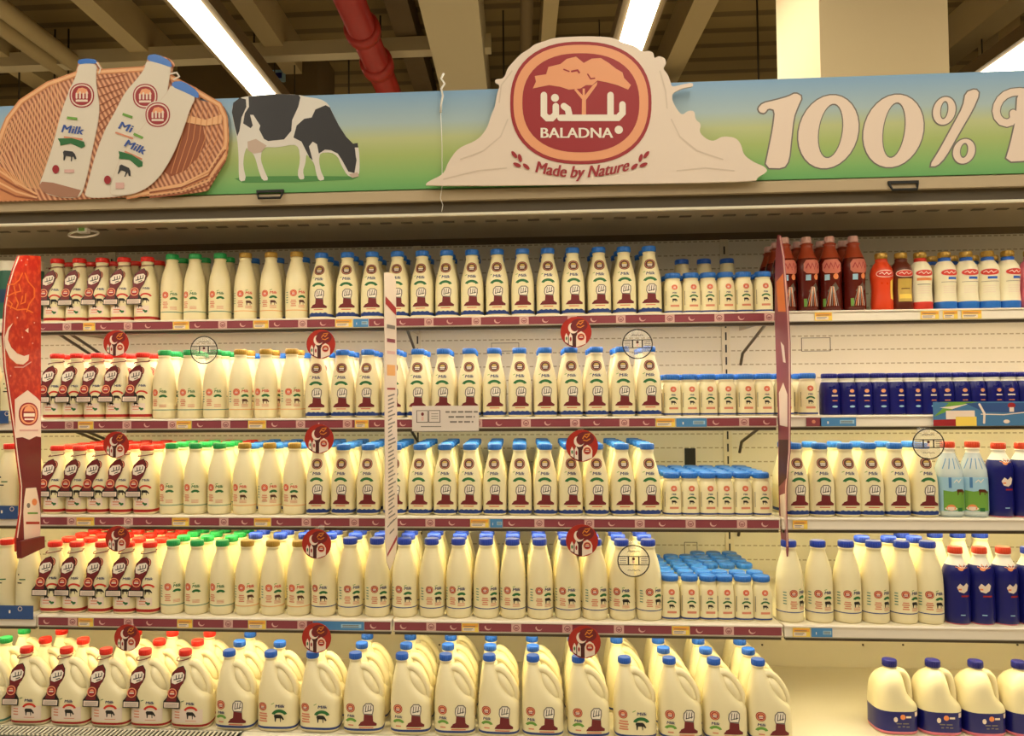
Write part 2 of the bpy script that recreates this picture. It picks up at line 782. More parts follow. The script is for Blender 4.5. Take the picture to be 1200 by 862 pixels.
aD.poly([(-.03, .021)] + [(-.03 + .0075 * i, .0225 if i % 2 else .020) for i in range(9)] + [(.03, .017), (-.03, .017)], 'band_blue')
secsD18 = secD

secD = [s for s in secD]
# exact band edges
secD.insert(3, S(.008, .0403, 3.2))
secD.sort(key=lambda s: s[0])
bottle_kind('cocoa', secD, matD, .0235, (.2215, .241), 'cap_blue', aD)

# --- A: red cap bottle with neck tag
matA = bands('milk_plastic', (.008, .017, 'band_red'))
aA = Art()
aA.put(small_logo('logo_red'), 0.0, .172, .017)
aA.L = 0
aA.text('Milk', .014, .116, .012, 'ink_navy', .2, w=.024)
green_arc(aA, .012, .098, .021, .006, 'ink_red')
aA.put(cow_small(), .012, .076, .012)
aA.rect(-.024, .028, .024, .057, 'ink_cream')
aA.layer()
aA.rect(-.018, .042, .006, .046, 'ink_pinktext')
aA.rect(-.018, .034, .004, .037, 'ink_pinktext')
aA.ell(.014, .036, .006, .004, 'ink_green', rot=.5)
aA.ell(.008, .039, .005, .0035, 'ink_green', rot=-.5)
aA.put(cow_small(), -.006, .054, .008)


def tag_art(sc=1.0):
    """hanging maroon ribbon tag, metres, relative to the bottle foot axis"""
    a = Art()
    rib = [(-.012, .192), (-.030, .186), (-.046, .170), (-.052, .148), (-.050, .128), (-.056, .112), (-.060, .095), (-.064, .078), (-.030, .078),
           (-.028, .100), (-.024, .118), (-.012, .136), (-.004, .156), (-.004, .176)]
    a.stroke(rib, .003, 'ink_black', closed=True)
    a.layer()
    a.poly(rib, 'maroon')
    a.layer()
    a.poly([(-.048, .140), (-.050, .158), (-.038, .170), (-.014, .174), (-.006, .166), (-.010, .148), (-.022, .142), (-.036, .136)], 'ink_white')
    a.layer()
    for p in ([(-.014, .167), (-.014, .157), (-.021, .154)], [(-.024, .165), (-.024, .154), (-.031, .152)], [(-.034, .163), (-.033, .151), (-.041, .150)], [(-.018, .148), (-.030, .144)]):
        a.stroke(p, .003, 'ink_black')
    a.L = 2
    a.put(logo_tag(), -.044, .108, .0155)
    a.L = 2
    a.rect(-.072, .061, -.016, .083, 'ink_black')
    a.layer()
    a.rect(-.069, .064, -.019, .080, 'ink_cream')
    a.layer()
    for i in range(4):
        a.rect(-.065, .0665 + i * .003, -.023, .0675 + i * .003, 'ink_grey')
    return a


def logo_tag():
    a = Art()
    a.ell(0, 0, 1, .97, 'peach', 2.2).layer()
    a.ell(0, 0, .82, .8, 'logo_red', 2.2).layer()
    a.poly([(-.5, .15), (-.3, .42), (0, .5), (.35, .42), (.5, .15)], 'peach')
    a.rect(-.5, -.2, .5, 0, 'ink_white')
    return a


def tag_mesh(neck_r, neck_z, y0, y1, ztop=.19, zbot=.06, cx=0.0, cz=0.0, dx=0.0):
    """tag hangs in front; y runs from y1 (top) to y0 (bottom)"""
    mb = MB()
    pts = [(cx + neck_r * 1.25 * math.cos(t) - .003, neck_r * 1.35 * math.sin(t) - .001, neck_z + .002 - .006 * math.cos(t) * -.6 - (.004 if math.sin(t) < 0 else 0)) for t in [2 * PI * k / 18 for k in range(19)]]
    mb.tube(pts, .0016, 'maroon', 6, caps=False)
    a = tag_art()

    def yy(z):
        t = max(0, min(1, (z - zbot) / (ztop - zbot)))
        return y0 + (y1 - y0) * t
    # card body
    out = [(-.012, .194), (-.031, .188), (-.048, .171), (-.0535, .148), (-.0515, .128), (-.0575, .112), (-.0615, .095), (-.072, .083), (-.072, .061), (-.016, .061),
           (-.016, .083), (-.028, .100), (-.0225, .118), (-.0105, .136), (-.0025, .156), (-.0025, .178)]
    pts3 = [(x + cx + dx, 0, z + cz) for x, z in out]
    n = len(pts3)
    fr = [(x, yy(z) - .0002, z) for x, _, z in pts3]
    bk = [(x, yy(z) + .0006, z) for x, _, z in pts3]
    fs = [(i, (i + 1) % n, (i + 1) % n + n, i + n) for i in range(n)]
    for t in tessellate_polygon([[Vector(p) for p in pts3]]):
        fs += [tuple(t), tuple(i + n for i in reversed(t))]
    mb.add(fr + bk, fs, 'ink_black')
    am = a.to_mb(lambda x, z, l: (x + cx + dx, yy(z + cz) - .0005 - l * .00025, z + cz), grid=(0, .03))
    mb2 = MB()
    mb2.v, mb2.f, mb2.m, mb2.mats, mb2.smooth = mb.v, mb.f, mb.m, mb.mats, mb.smooth
    for f, k in zip(am.f, am.m):
        mb2.add([am.v[i] for i in f], [tuple(range(len(f)))], am.mats[k])
    return art_mesh('neck_tag', mb2)


bottle_kind('red', secD, matA, .0235, (.2215, .239), 'cap_red', aA, [('neck_tag', tag_mesh(.0205, .206, -.0475, -.034, dx=.017))])
bottle_kind('red_plain', secD, matA, .0235, (.2215, .239), 'cap_red', aA)

# --- round bottles B (green), C (gold), E (dark blue)
rnd = [(0, .034), (.002, .0375), (.006, .0395), (.015, .0402), (.0225, .0402), (.0295, .0402), (.031, .0406), (.034, .0406), (.0355, .0402), (.06, .0404), (.09, .0406), (.115, .0403), (.135, .0393),
       (.155, .0368), (.172, .0332), (.188, .0288), (.202, .0243), (.213, .0213), (.221, .020), (.2225, .0225), (.225, .0225), (.2265, .019), (.229, .019)]
secR = stack_secs(rnd)


def round_art(kind):
    a = Art()
    a.put(small_logo('ink_red' if kind != 'whole' else 'logo_red'), -.012, .094, .0125)
    a.L = 0
    g = {'green': 'ink_green', 'gold': 'ink_red', 'whole': 'ink_navy'}[kind]
    a.text('Milk', .019, .093, .014, g, .2, w=.025)
    a.stroke([(.007, .106), (.014, .108)], .002, 'ink_leaf')
    green_arc(a, .019, .083, .0155, .008, 'ink_green')
    if kind == 'whole':
        a.put(cow_small(), .019, .061, .0125)
    elif kind == 'gold':
        a.put(cow_small('logo_brown'), .019, .061, .0115)
    a.L = 0
    for i, w in enumerate((.018, .022, .016, .020)):
        a.rect(-.012 - w / 2, .066 - i * .0065, -.012 + w / 2, .0695 - i * .0065, 'ink_pinktext')
    for i in range(3):
        a.rect(.006, .050 - i * .004, .030, .0515 - i * .004, 'ink_pinktext')
    for i in range(5):
        a.rect(-.045, .095 - i * .009, -.034, .098 - i * .009, 'band_green')
    return a


bottle_kind('green', secR, bands('milk_plastic', (.031, .034, 'band_green')), .0225, (.2275, .247), 'cap_green', round_art('green'), stuffname='round_milk_bottle')
bottle_kind('gold', secR, bands('milk_plastic', (.031, .034, 'band_orange')), .0225, (.2275, .247), 'cap_gold', round_art('gold'), stuffname='round_milk_bottle')
secE = [(z * 1.045, 0, r * 1.055, r * 1.055, n) for z, _, r, _, n in secR]
bottle_kind('whole', secE, bands('milk_plastic', (.0322, .0358, 'band_blue')), .0235, (.2375, .258), 'cap_dark_blue', round_art('whole'), stuffname='round_milk_bottle')

# --- F: small bottle, wide blue cap
secF = stack_secs([(0, .026, 2.4), (.002, .0295, 2.8), (.005, .0305, 3), (.0105, .0305, 3), (.03, .0305, 3), (.06, .0305, 3), (.085, .0305, 2.9), (.1, .029, 2.6), (.112, .0262, 2.2), (.119, .0238), (.1205, .0255), (.123, .0255), (.1245, .022), (.126, .022)])
aF = Art()
aF.put(small_logo('ink_red'), .002, .092, .0095)
aF.L = 0
aF.text('Milk', .002, .070, .008, 'ink_navy', .2, w=.014)
green_arc(aF, .002, .062, .015, .005)
aF.put(cow_small(), .002, .046, .0085)
aF.rect(-.012, .024, .016, .031, 'ink_pinktext')
aF.rect(-.028, .03, -.026, .08, 'ink_grey')
bottle_kind('small', secF, bands('milk_plastic', (.005, .0105, 'band_blue')), .0265, (.125, .1435), 'cap_blue', aF, seg=24, stuffname='small_milk_bottle')
secF2 = [(z * 1.63, 0, r * 1.0, r * 1.0, n) for z, _, r, _, n in secF]
bottle_kind('medium', secF2, bands('milk_plastic'), .0245, (.205, .223), 'cap_royal', None, seg=24, stuffname='milk_bottle')
# navy small
aN = Art()
aN.ell(.004, .082, .0075, .006, 'peach')
aN.rect(-.006, .064, .014, .069, 'ink_cream')
aN.rect(-.004, .048, .012, .051, 'ink_orange')
aN.ell(.004, .030, .009, .0035, 'sky_print')
bottle_kind('navy_small', secF, bands('sleeve_navy', (.113, .2, 'milk_white'), (0, .002, 'milk_white')), .0255, (.125, .1415), 'cap_navy', aN, seg=24, stuffname='small_drink_bottle')

# --- juice bottles of the far bay
secG = stack_secs([(0, .030), (.004, .036), (.02, .0375), (.06, .036), (.09, .0345), (.12, .0365), (.15, .039), (.168, .0385), (.185, .033), (.20, .027), (.215, .0215), (.228, .0185), (.232, .0185), (.233, .022), (.236, .022), (.237, .016), (.24, .016)])
aG = Art()
aG.poly([(-.03, .165), (-.02, .178), (.02, .18), (.034, .166), (.034, .138), (.02, .13), (-.02, .132), (-.03, .142)], 'script_pink').layer()
aG.stroke([(-.022, .15), (-.015, .165), (-.008, .148), (-.002, .166), (.006, .146), (.012, .168), (.02, .148), (.027, .16)], .004, 'logo_red')
aG.L = 0
aG.rect(-.022, .108, -.006, .127, 'sky_print')
aG.ell(.014, .12, .009, .010, 'ink_orange')
for i in range(7):
    aG.stroke([(-.004 + i * .002, .085), (-.022 + i * .007, .02)], .0022, ('ink_grey', 'ink_orange', 'ink_cream')[i % 3])
aG.poly([(-.014, .07), (.012, .10), (.024, .08), (.004, .06)], 'steel_dark')
aG.rect(-.03, .018, -.02, .045, 'ink_leaf')
bottle_kind('sangria', secG, bands('sleeve_darkred', (.178, .24, 'sleeve_orange'), (0, .01, 'maroon_dark')),   .0155, (.238, .262), 'strip_pink', aG, stuffname='juice_bottle')

secH = stack_secs([(0, .030), (.003, .0335), (.01, .0348), (.028, .0352), (.042, .034), (.07, .0325), (.095, .034), (.115, .0362), (.13, .0362), (.145, .033), (.158, .0265), (.166, .0205), (.1725, .0185), (.1735, .020), (.176, .020), (.178, .017), (.18, .017)])


def smooth_art(top, kind):
    a = Art()
    a.ell(0, .125, .031, .0125, 'ink_cream', 2.2).layer()
    a.ell(0, .125, .029, .0105, 'ink_red', 2.2).layer()
    a.stroke([(-.02, .125), (-.012, .129), (-.006, .122), (.002, .129), (.008, .122), (.02, .128)], .002, 'ink_white')
    a.L = 0
    if kind == 'blue':
        a.rect(-.008, .102, .022, .110, 'cap_royal')
        a.rect(-.028, .093, .03, .0945, 'ink_grey')
    elif kind == 'red':
        a.rect(-.026, .1, .026, .109, 'ink_orange')
        a.rect(-.024, .086, .02, .088, 'ink_grey')
    elif kind == 'brown':
        a.poly([(-.024, .108), (.024, .108), (.024, .03), (-.024, .03)], 'label_gold').layer()
        a.rect(-.014, .072, .014, .075, 'drink_brown')
        a.rect(-.02, .04, .02, .055, 'price_yellow')
    elif kind == 'orange':
        a.poly([(.016, .10), (.032, .11), (.032, .035), (.016, .04)], 'price_yellow')
    if kind in ('blue', 'red', 'white'):
        for i in range(4):
            a.rect(-.022, .078 - i * .007, .018 - .004 * (i % 2), .080 - i * .007, 'ink_cream')
    return a


for k_, body, low, nk, art_k in (('smooth_blue', 'drink_cream', 'cap_blue', 'cap_royal', 'blue'), ('smooth_red', 'drink_cream', 'ink_red', 'ink_red', 'red'),
                                 ('smooth_brown', 'drink_brown', 'drink_brown', 'drink_brown', 'brown'), ('smooth_orange', 'drink_orange', 'drink_orange', 'drink_orange', 'orange'),
                                 ('smooth_pink', 'drink_pink', 'drink_pink', 'drink_pink', 'pink')):
    bottle_kind(k_, secH, bands(body, (0, .034, low), (.168 if k_ in ('smooth_blue', 'smooth_red') else .145, .19, nk)), .0195, (.179, .199), 'cap_gold', smooth_art(None, art_k), stuffname='drink_bottle')

secP = stack_secs([(0, .034, 2.6), (.004, .0385, 2.8), (.02, .0405, 2.8), (.1, .0405, 2.8), (.13, .0400, 2.6), (.155, .038, 2.4), (.175, .033, 2.2), (.192, .0265), (.208, .0205), (.218, .0185), (.2195, .0215), (.222, .0215), (.224, .0175), (.227, .0175)])
aP = Art()
aP.poly([(-.034, .05), (.034, .05), (.034, .085), (.01, .088), (-.01, .084), (-.034, .088)], 'meadow_print')
aP.rect(-.034, .022, .034, .05, 'meadow_print')
aP.layer()
aP.put(cow_small('drink_brown'), .016, .082, .013)
aP.ell(-.014, .032, .013, .010, 'ink_orange')
aP.ell(-.014, .029, .017, .006, 'ink_cream')
aP.rect(.006, .02, .02, .032, 'ink_green')
aP.rect(-.02, .096, -.012, .13, 'sky_print_deep')
aP.stroke([(-.004, .114), (.004, .122), (.010, .114), (.018, .124)], .0025, 'ink_white')
aP.L = 0
for i in range(5):
    aP.stroke([(-.02 + .01 * i, .19), (-.034 + .017 * i, .158)], .0025, 'sky_print_deep')
bottle_kind('meadow', secP, bands('sky_print', (.135, .2, 'clear_pet'), (.2, .24, 'milk_white'), (0, .02, 'clear_pet')), .021, (.225, .245), 'cap_orange', aP, stuffname='water_bottle')

secV = stack_secs([(0, .034), (.004, .038), (.02, .0395), (.07, .039), (.1, .0375), (.13, .0395), (.155, .0400), (.172, .037), (.185, .0315), (.197, .025), (.205, .021), (.214, .0185), (.2155, .0215), (.218, .0215), (.2195, .018), (.222, .018)])
aV = Art()
for i in range(7):
    a0 = .25 + i * .42
    aV.stroke([(.003 + .004 * math.cos(a0), .176 + .003 * math.sin(a0)), (.003 + .020 * math.cos(a0), .176 + .014 * math.sin(a0))], .0022, 'ink_white' if i % 2 else 'ink_orange')
aV.ell(-.002, .176, .008, .006, 'ink_orange')
aV.poly([(-.016, .118), (-.008, .130), (.002, .122), (.012, .132), (.020, .124), (.016, .108), (.004, .100), (-.010, .104)], 'ink_cream')
aV.rect(-.012, .109, -.003, .114, 'ink_orange')
aV.rect(-.004, .088, .024, .093, 'logo_red')
aV.rect(-.008, .030, .006, .033, 'sky_print')
bottle_kind('navy', secV, bands('sleeve_navy', (.19, .24, 'milk_white'), (0, .003, 'drink_pink')), .021, (.220, .241), 'cap_orange', aV, stuffname='drink_bottle')
bottle_kind('navy_b', secV, bands('sleeve_navy', (.19, .24, 'milk_white'), (0, .003, 'drink_pink')), .021, (.220, .241), 'cap_dark_blue', aV, stuffname='drink_bottle')
# tin
secT = stack_secs([(0, .036), (.003, .039), (.006, .040), (.02, .04), (.2, .04), (.234, .040), (.237, .039)])
aT = Art()
aT.rect(-.03, .08, .03, .13, 'tin_blue')
mbT = MB()
loft(mbT, secT, bands('tin_green', (.2, .3, 'milk_white'), (0, .02, 'milk_white')), 28)
KINDS['tin'] = ('milk_carton', [('body', mbT.mesh('body')), ('label_lettering', art_mesh('label_lettering', aT.to_mb(wrap_arc(secT), grid=(.006, .02))))])
# plain milk bottle of the next bay
aL = Art()
aL.rect(-.012, .1, .006, .104, 'ink_black')
aL.ell(-.008, .13, .003, .003, 'ink_black')
aL.rect(-.004, .112, .018, .116, 'ink_green')
aL.rect(-.034, .07, -.030, .11, 'ink_grey')
bottle_kind('plain_red', secR, bands('milk_plastic'), .0225, (.2275, .247), 'cap_red', aL, stuffname='round_milk_bottle')
bottle_kind('plain_green', secR, bands('milk_plastic'), .0225, (.2275, .247), 'cap_green', aL, stuffname='round_milk_bottle')


# --- jugs
def jug_kind(key, capmat, bandm, art, tagd=False, gallon=False):
    if not gallon:
        zl = [(.0, -.060, .060, .044, 3), (.003, -.0645, .0645, .0485, 3.4), (.010, -.0655, .0655, .0495, 3.6), (.017, -.0655, .0655, .0495, 3.6), (.06, -.0655, .0655, .0495, 3.6),
              (.090, -.0655, .0652, .0495, 3.5), (.102, -.0652, .0635, .049, 3.3), (.114, -.0647, .055, .0485, 3.1), (.128, -.0638, .041, .0475, 2.9), (.145, -.062, .026, .0455, 2.7),
              (.165, -.0595, .012, .042, 2.5), (.185, -.0565, .003, .037, 2.4), (.203, -.0535, -.003, .0305, 2.2), (.218, -.050, -.008, .0245, 2.1), (.230, -.0475, -.0115, .019, 2.0),
              (.236, -.0465, -.0125, .017, 2.0), (.2375, -.0495, -.0095, .020, 2), (.240, -.0495, -.0095, .020, 2), (.2415, -.0465, -.0125, .017, 2), (.245, -.0465, -.0125, .017, 2)]
        sh_ = lambda z: z if z < .1 else .1 + (z - .1) * .885
        zl = [(sh_(q[0]),) + q[1:] for q in zl]
        capx, capr, cz = -.0295, .0205, (sh_(.2425), sh_(.2425) + .0185)
        path = [(-.012, 0, .212), (.002, 0, .214), (.018, 0, .203), (.033, 0, .184), (.046, 0, .160), (.0545, 0, .134), (.0545, 0, .112), (.048, 0, .096)]
        web = [(-.005, .205), (.014, .200), (.030, .180), (.043, .156), (.052, .130), (.052, .105), (.03, .11), (.005, .14), (-.008, .18)]
        path = [(x, y, sh_(z)) for x, y, z in path]
        web = [(x, sh_(z)) for x, z in web]
        r = .0115
    else:
        zl = [(.0, -.058, .058, .058, 3), (.003, -.0635, .0635, .063, 3.2), (.010, -.0655, .0655, .065, 3.2), (.012, -.0655, .0655, .065, 3.2), (.045, -.065, .065, .065, 3.2), (.074, -.0655, .0655, .065, 3.2), (.078, -.066, .066, .065, 3.2),
              (.090, -.066, .063, .065, 3.0), (.102, -.0655, .052, .064, 2.8), (.118, -.065, .038, .063, 2.6), (.140, -.062, .033, .060, 2.5), (.158, -.0555, .030, .054, 2.4),
              (.173, -.046, .027, .045, 2.2), (.184, -.034, .022, .032, 2.1), (.191, -.023, .015, .020, 2.0), (.193, -.021, .013, .017, 2), (.2005, -.021, .013, .017, 2)]
        capx, capr, cz = -.004, .0215, (.198, .2195)
        path = [(.014, 0, .178), (.028, 0, .180), (.041, 0, .168), (.047, 0, .146), (.050, 0, .120), (.051, 0, .098), (.048, 0, .086)]
        web = None
        r = .0125
    secs = [(z, (l + rr) / 2, (rr - l) / 2, hy, n) for z, l, rr, hy, n in zl]
    mb = MB()
    loft(mb, secs, bandm, 36)
    parts = [('body', mb.mesh('body')), ('cap', cap_mesh('cap', capr, cz[0], cz[1], capmat, capx))]
    h = MB()
    # smooth the handle path
    pp = []
    P = [Vector(p) for p in path]
    for i in range(len(P) - 1):
        p0, p1, p2, p3 = P[max(i - 1, 0)], P[i], P[i + 1], P[min(i + 2, len(P) - 1)]
        for t in (0, .25, .5, .75):
            pp.append(.5 * ((2 * p1) + (p2 - p0) * t + (2 * p0 - 5 * p1 + 4 * p2 - p3) * t * t + (3 * p1 - p0 - 3 * p2 + p3) * t ** 3))
    pp.append(P[-1])
    h.tube(pp, r, 'milk_plastic', 12, sy=1.5)
    if web:
        # pinched-in web between grip and body
        c = Vector((sum(x for x, z in web) / len(web), 0, sum(z for x, z in web) / len(web)))
        rings = []
        for q, d in ((1.0, .010), (.8, .024), (.5, .031), (0.02, .033)):
            rings.append([(c.x + (x - c.x) * q, d, c.z + (z - c.z) * q) for x, z in web])
        n = len(web)
        for sgn in (-1, 1):
            v = [(x, sgn * d, z) for rg in rings for x, d, z in rg]
            f = []
            for i in range(3):
                for k in range(n):
                    f.append((i * n + k, i * n + (k + 1) % n, (i + 1) * n + (k + 1) % n, (i + 1) * n + k))
            h.add(v, f, 'milk_plastic', True)
    parts.append(('handle', h.mesh('handle')))
    if art is not None:
        parts.append(('label_lettering', art_mesh('label_lettering', art.to_mb(wrap_flat(secs), grid=(.008, .012)))))
    if tagd:
        parts.append(('neck_tag', tag_mesh(.0185, .2165, -.054, -.036, ztop=.20, zbot=.075, cx=-.030, cz=.008, dx=.022)))
    KINDS[key] = ('milk_jug', parts)


aJ1 = Art()
aJ1.put(small_logo('logo_red'), -.038, .082, .0145)
aJ1.L = 0
aJ1.text('Milk', -.036, .053, .012, 'ink_navy', .2, w=.024)
green_arc(aJ1, -.036, .046, .019, .008, 'ink_leaf')
aJ1.put(glass_art(), .018, .026, .039)
aJ1.L = 0
aJ1.rect(-.01, .0195, .036, .022, 'ink_red')
aJ1.rect(-.045, .026, -.028, .03, 'ink_pinktext')
aJ2 = Art()
aJ2.put(small_logo('logo_red'), -.042, .080, .0135)
aJ2.L = 0
aJ2.text('Milk', .016, .078, .014, 'ink_navy', .2, w=.030)
aJ2.stroke([(-.012, .088), (-.004, .092)], .002, 'ink_leaf')
green_arc(aJ2, .014, .066, .026, .010, 'ink_green')
aJ2.put(cow_small(), .012, .044, .016)
for i, w in enumerate((.026, .03, .024, .028)):
    aJ2.rect(-.040 - w / 2, .056 - i * .008, -.040 + w / 2, .0605 - i * .008, 'ink_pinktext')
aJ3 = Art()
aJ3.rect(-.056, .022, .050, .066, 'ink_cream').layer()
aJ3.text('Milk', .010, .080, .013, 'ink_navy', .2, w=.028)
aJ3.stroke([(-.02, .09), (-.012, .093)], .002, 'ink_green')
green_arc(aJ3, .012, .070, .024, .007, 'ink_red')
aJ3.put(cow_small(), .012, .046, .0155)
for i in range(3):
    aJ3.rect(-.044, .054 - i * .009, -.026, .058 - i * .009, 'ink_pinktext')
aJ3.rect(-.006, .028, .03, .030, 'ink_pinktext')
jb = bands('milk_plastic', (.009, .018, 'band_blue'))
jug_kind('jug_cocoa', 'cap_royal', jb, aJ1)
jug_kind('jug_cow', 'cap_royal', jb, aJ2)
jug_kind('jug_red', 'cap_red', bands('milk_plastic', (.009, .018, 'band_red')), aJ3, True)
jug_kind('jug_green', 'cap_green', bands('milk_plastic', (.010, .015, 'band_green')), aJ2)
aJ4 = Art()
aJ4.ell(.004, .058, .008, .008, 'ink_orange')
aJ4.rect(.014, .055, .03, .061, 'ink_cream')
aJ4.ell(-.018, .050, .006, .008, 'ink_cream')
for x0, x1, z in ((-.016, .0, .036), (.004, .022, .036), (-.012, -.004, .026), (.002, .01, .027), (.014, .024, .026)):
    aJ4.rect(x0, z, x1, z + .0035, 'ink_grey')
aJ4.rect(.043, .058, .055, .072, 'ink_cream')
jug_kind('jug_navy', 'cap_navy', bands('milk_plastic', (.012, .074, 'sleeve_navy'), (.003, .012, 'drink_pink')), aJ4, gallon=True)

CATS = {'milk_bottle': 'bottle', 'round_milk_bottle': 'bottle', 'small_milk_bottle': 'bottle', 'small_drink_bottle': 'bottle', 'juice_bottle': 'bottle', 'drink_bottle': 'bottle',
        'water_bottle': 'bottle', 'milk_carton': 'carton', 'milk_jug': 'jug'}


def put(kind, x, y, z, rz, label, group, full=True, hang=True):
    nm, parts = KINDS[kind]
    root = empty(nm, (x, y, z), rz)
    tag(root, label, CATS[nm], group)
    for pn, me in parts:
        if not full and pn in ('label_lettering', 'neck_tag') or (pn == 'neck_tag' and not hang):
            continue
        c = link(pn, me, root)
    return root


ORD = ['first', 'second', 'third', 'fourth', 'fifth', 'sixth', 'seventh', 'eighth', 'ninth', 'tenth', 'eleventh', 'twelfth', 'thirteenth', 'fourteenth', 'fifteenth',
       'sixteenth', 'seventeenth', 'eighteenth', 'nineteenth', 'twentieth']
ROWN = ['front row', 'second row', 'third row', 'fourth row', 'fifth row', 'sixth row', 'seventh row', 'eighth row']
LOOK = {'cocoa': 'blue-capped cocoa-print bottle', 'red': 'red-capped bottle with neck tag', 'red_plain': 'red-capped bottle', 'green': 'green-capped milk bottle',
        'gold': 'gold-capped milk bottle', 'whole': 'dark-blue-capped milk bottle', 'small': 'small blue-capped bottle', 'navy_small': 'small navy-sleeved bottle',
        'sangria': 'dark red juice bottle', 'meadow': 'meadow-print water bottle', 'navy': 'red-capped navy bottle', 'jug_cocoa': 'blue-capped cocoa-print jug',
        'jug_cow': 'blue-capped cow-print jug', 'jug_red': 'red-capped jug', 'jug_green': 'green-capped jug', 'jug_navy': 'navy-labelled squat jug',
        'smooth_blue': 'blue-based drink bottle', 'medium': 'taller blue-capped bottle'}

# ------------------------------------------------------------------ shelf geometry
YF = [2.87, 2.84, 2.80, 2.74]                      # front-row centre per shelf
PYB = [369.5, 488.5, 604.5, 726.0]                 # foot line at x = 640
ZS = [atY(640, p, y - .04).z for p, y in zip(PYB, YF)]
YR = [y - .068 for y in YF]                        # front face of the price rail
YB = 3.36                                          # back panel
YD = 2.66                                          # deck front-row centre
ZD = atY(640, 865, YD - .05).z
SHN = ['top shelf', 'second shelf', 'third shelf', 'fourth shelf']


def X_of(px, s, py=None):
    return atY(px, PYB[s] - 40 if py is None else py, YF[s]).x


counts = {}


def column(kind, px, s, rows, bay, rear=None, pitch=.088, z=None, y=None, first_full=True, skip=(), xs=None, jit=1.0, rearlist=None):
    """one file of bottles running back into the case"""
    ref = {'main': 'from the red banner', 'mid': 'past the white divider', 'far': 'past the red fin', 'near': 'beyond the red banner'}[bay]
    zz = ZS[s] if z is None else z
    yy = YF[s] if y is None else y
    x = X_of(px, s) if xs is None else xs
    key = (kind, s, bay)
    counts[key] = counts.get(key, 0) + 1
    n = counts[key]
    shn = SHN[s] if s < 4 else 'bottom deck'
    for r in range(rows):
        if r in skip:
            continue
        k = kind
        if r and rear:
            k = rear
        if r and rearlist:
            k = rearlist[min(r - 1, len(rearlist) - 1)]
        if r and k == 'red':
            k = 'red_plain'
        if r and k != kind:
            lab = f'{LOOK[k]} behind the {ORD[n - 1]} {LOOK[kind].split(" ")[0]} one {ref}, {shn}, {ROWN[r]}'
        else:
            lab = f'{ORD[n - 1]} {LOOK[k]} {ref}, {shn}, {ROWN[r]}'
        w = 0.09 if kind in ('cocoa', 'red', 'small') else 0.28
        if kind.startswith('jug'):
            w = .05
        if k == 'red' or k == 'jug_red':
            w = .03
        rot = random.uniform(-w, w) * jit
        jx = random.uniform(-.0012, .0012)
        full = r == 0 or (s == 1 and r == 1) or (kind.startswith('jug') and r < 2)
        put(k, x + jx, yy + r * pitch, zz, rot, lab, f'{LOOK[k]}s on the {shn}', full, r == 0)


D_ = .088
# main bay (between banner and white divider)
for px in (67.5, 93, 119.5, 145.5, 173):
    column('red', px, 0, 3, 'main')
for px in (202, 229, 258):
    column('green', px, 0, 2, 'main')
for px in (287.5, 317.5, 348):
    column('gold', px, 0, 2, 'main', rear='cocoa')
for px in (377, 407.5, 436):
    column('cocoa', px, 0, 3, 'main')
for px in (465.5, 495, 524, 553, 582.5, 612.5, 642, 671.5, 702, 731.5, 761):
    column('cocoa', px, 0, 3, 'mid')
for i, px in enumerate((788, 808.5, 829.5, 849.5, 870.5, 892.5)):
    column('small', px, 0, 2, 'mid', pitch=.066, y=YF[0] - .005)
for i, px in enumerate((799, 825, 852)):
    put('medium', atY(px, 320, 3.06).x, 3.06, ZS[0], .1, f'{ORD[i]} taller bottle with blue cap standing behind the small bottles, top shelf', 'taller bottles behind the small ones')

for px in (67, 90, 114, 140, 167):
    column('red', px, 1, 3, 'main')
for px in (193, 222, 252):
    column('green', px, 1, 3, 'main')
for px in (282, 312, 342):
    column('gold', px, 1, 3, 'main', rearlist=['gold', 'cocoa'])
for px in (372, 402, 431.5):
    column('cocoa', px, 1, 3, 'main')
for px in (461, 490.5, 520, 550, 579, 609, 638.5, 668.5, 699, 729.5, 760):
    column('cocoa', px, 1, 3, 'mid')
for px in (787, 808, 829, 851, 873, 894.5):
    column('small', px, 1, 3, 'mid', pitch=.066)

for px in (67, 93, 118.5, 144.5, 172):
    column('red', px, 2, 5, 'main')
for px in (201.5, 229.5, 257):
    column('green', px, 2, 5, 'main', rearlist=['green', 'green', 'red_plain', 'red_plain'])
for px in (287, 316, 345):
    column('gold', px, 2, 5, 'main', rear='cocoa')
for px in (373, 402.5, 432):
    column('cocoa', px, 2, 5, 'main')
for px in (462.5, 493, 522, 551, 580, 609.5, 639, 668, 699, 729, 759):
    column('cocoa', px, 2, 5, 'mid')
for px in (787, 808, 829, 848, 869.5, 891):
    column('small', px, 2, 5, 'mid', pitch=.066)

for i, px in enumerate((64, 90, 120, 149, 176)):
    column('red', px, 3, 5, 'main')
for px in (203, 231, 260.5):
    column('green', px, 3, 5, 'main')
for px in (290, 320, 350):
    column('gold', px, 3, 5, 'main', rear='whole')
for px in (380, 410.5, 442):
    column('whole', px, 3, 4, 'main', pitch=.09)
for px in (474.5, 506, 537.5, 569.5, 601, 633, 665, 697, 729, 760):
    column('whole', px, 3, 4, 'mid', pitch=.09)
for i, px in enumerate((785, 808, 829.5, 848.5, 870, 891.5)):
    column('small', px, 3, 6 if i < 3 else 7, 'mid', pitch=.066, skip=() if i < 3 else (2,))

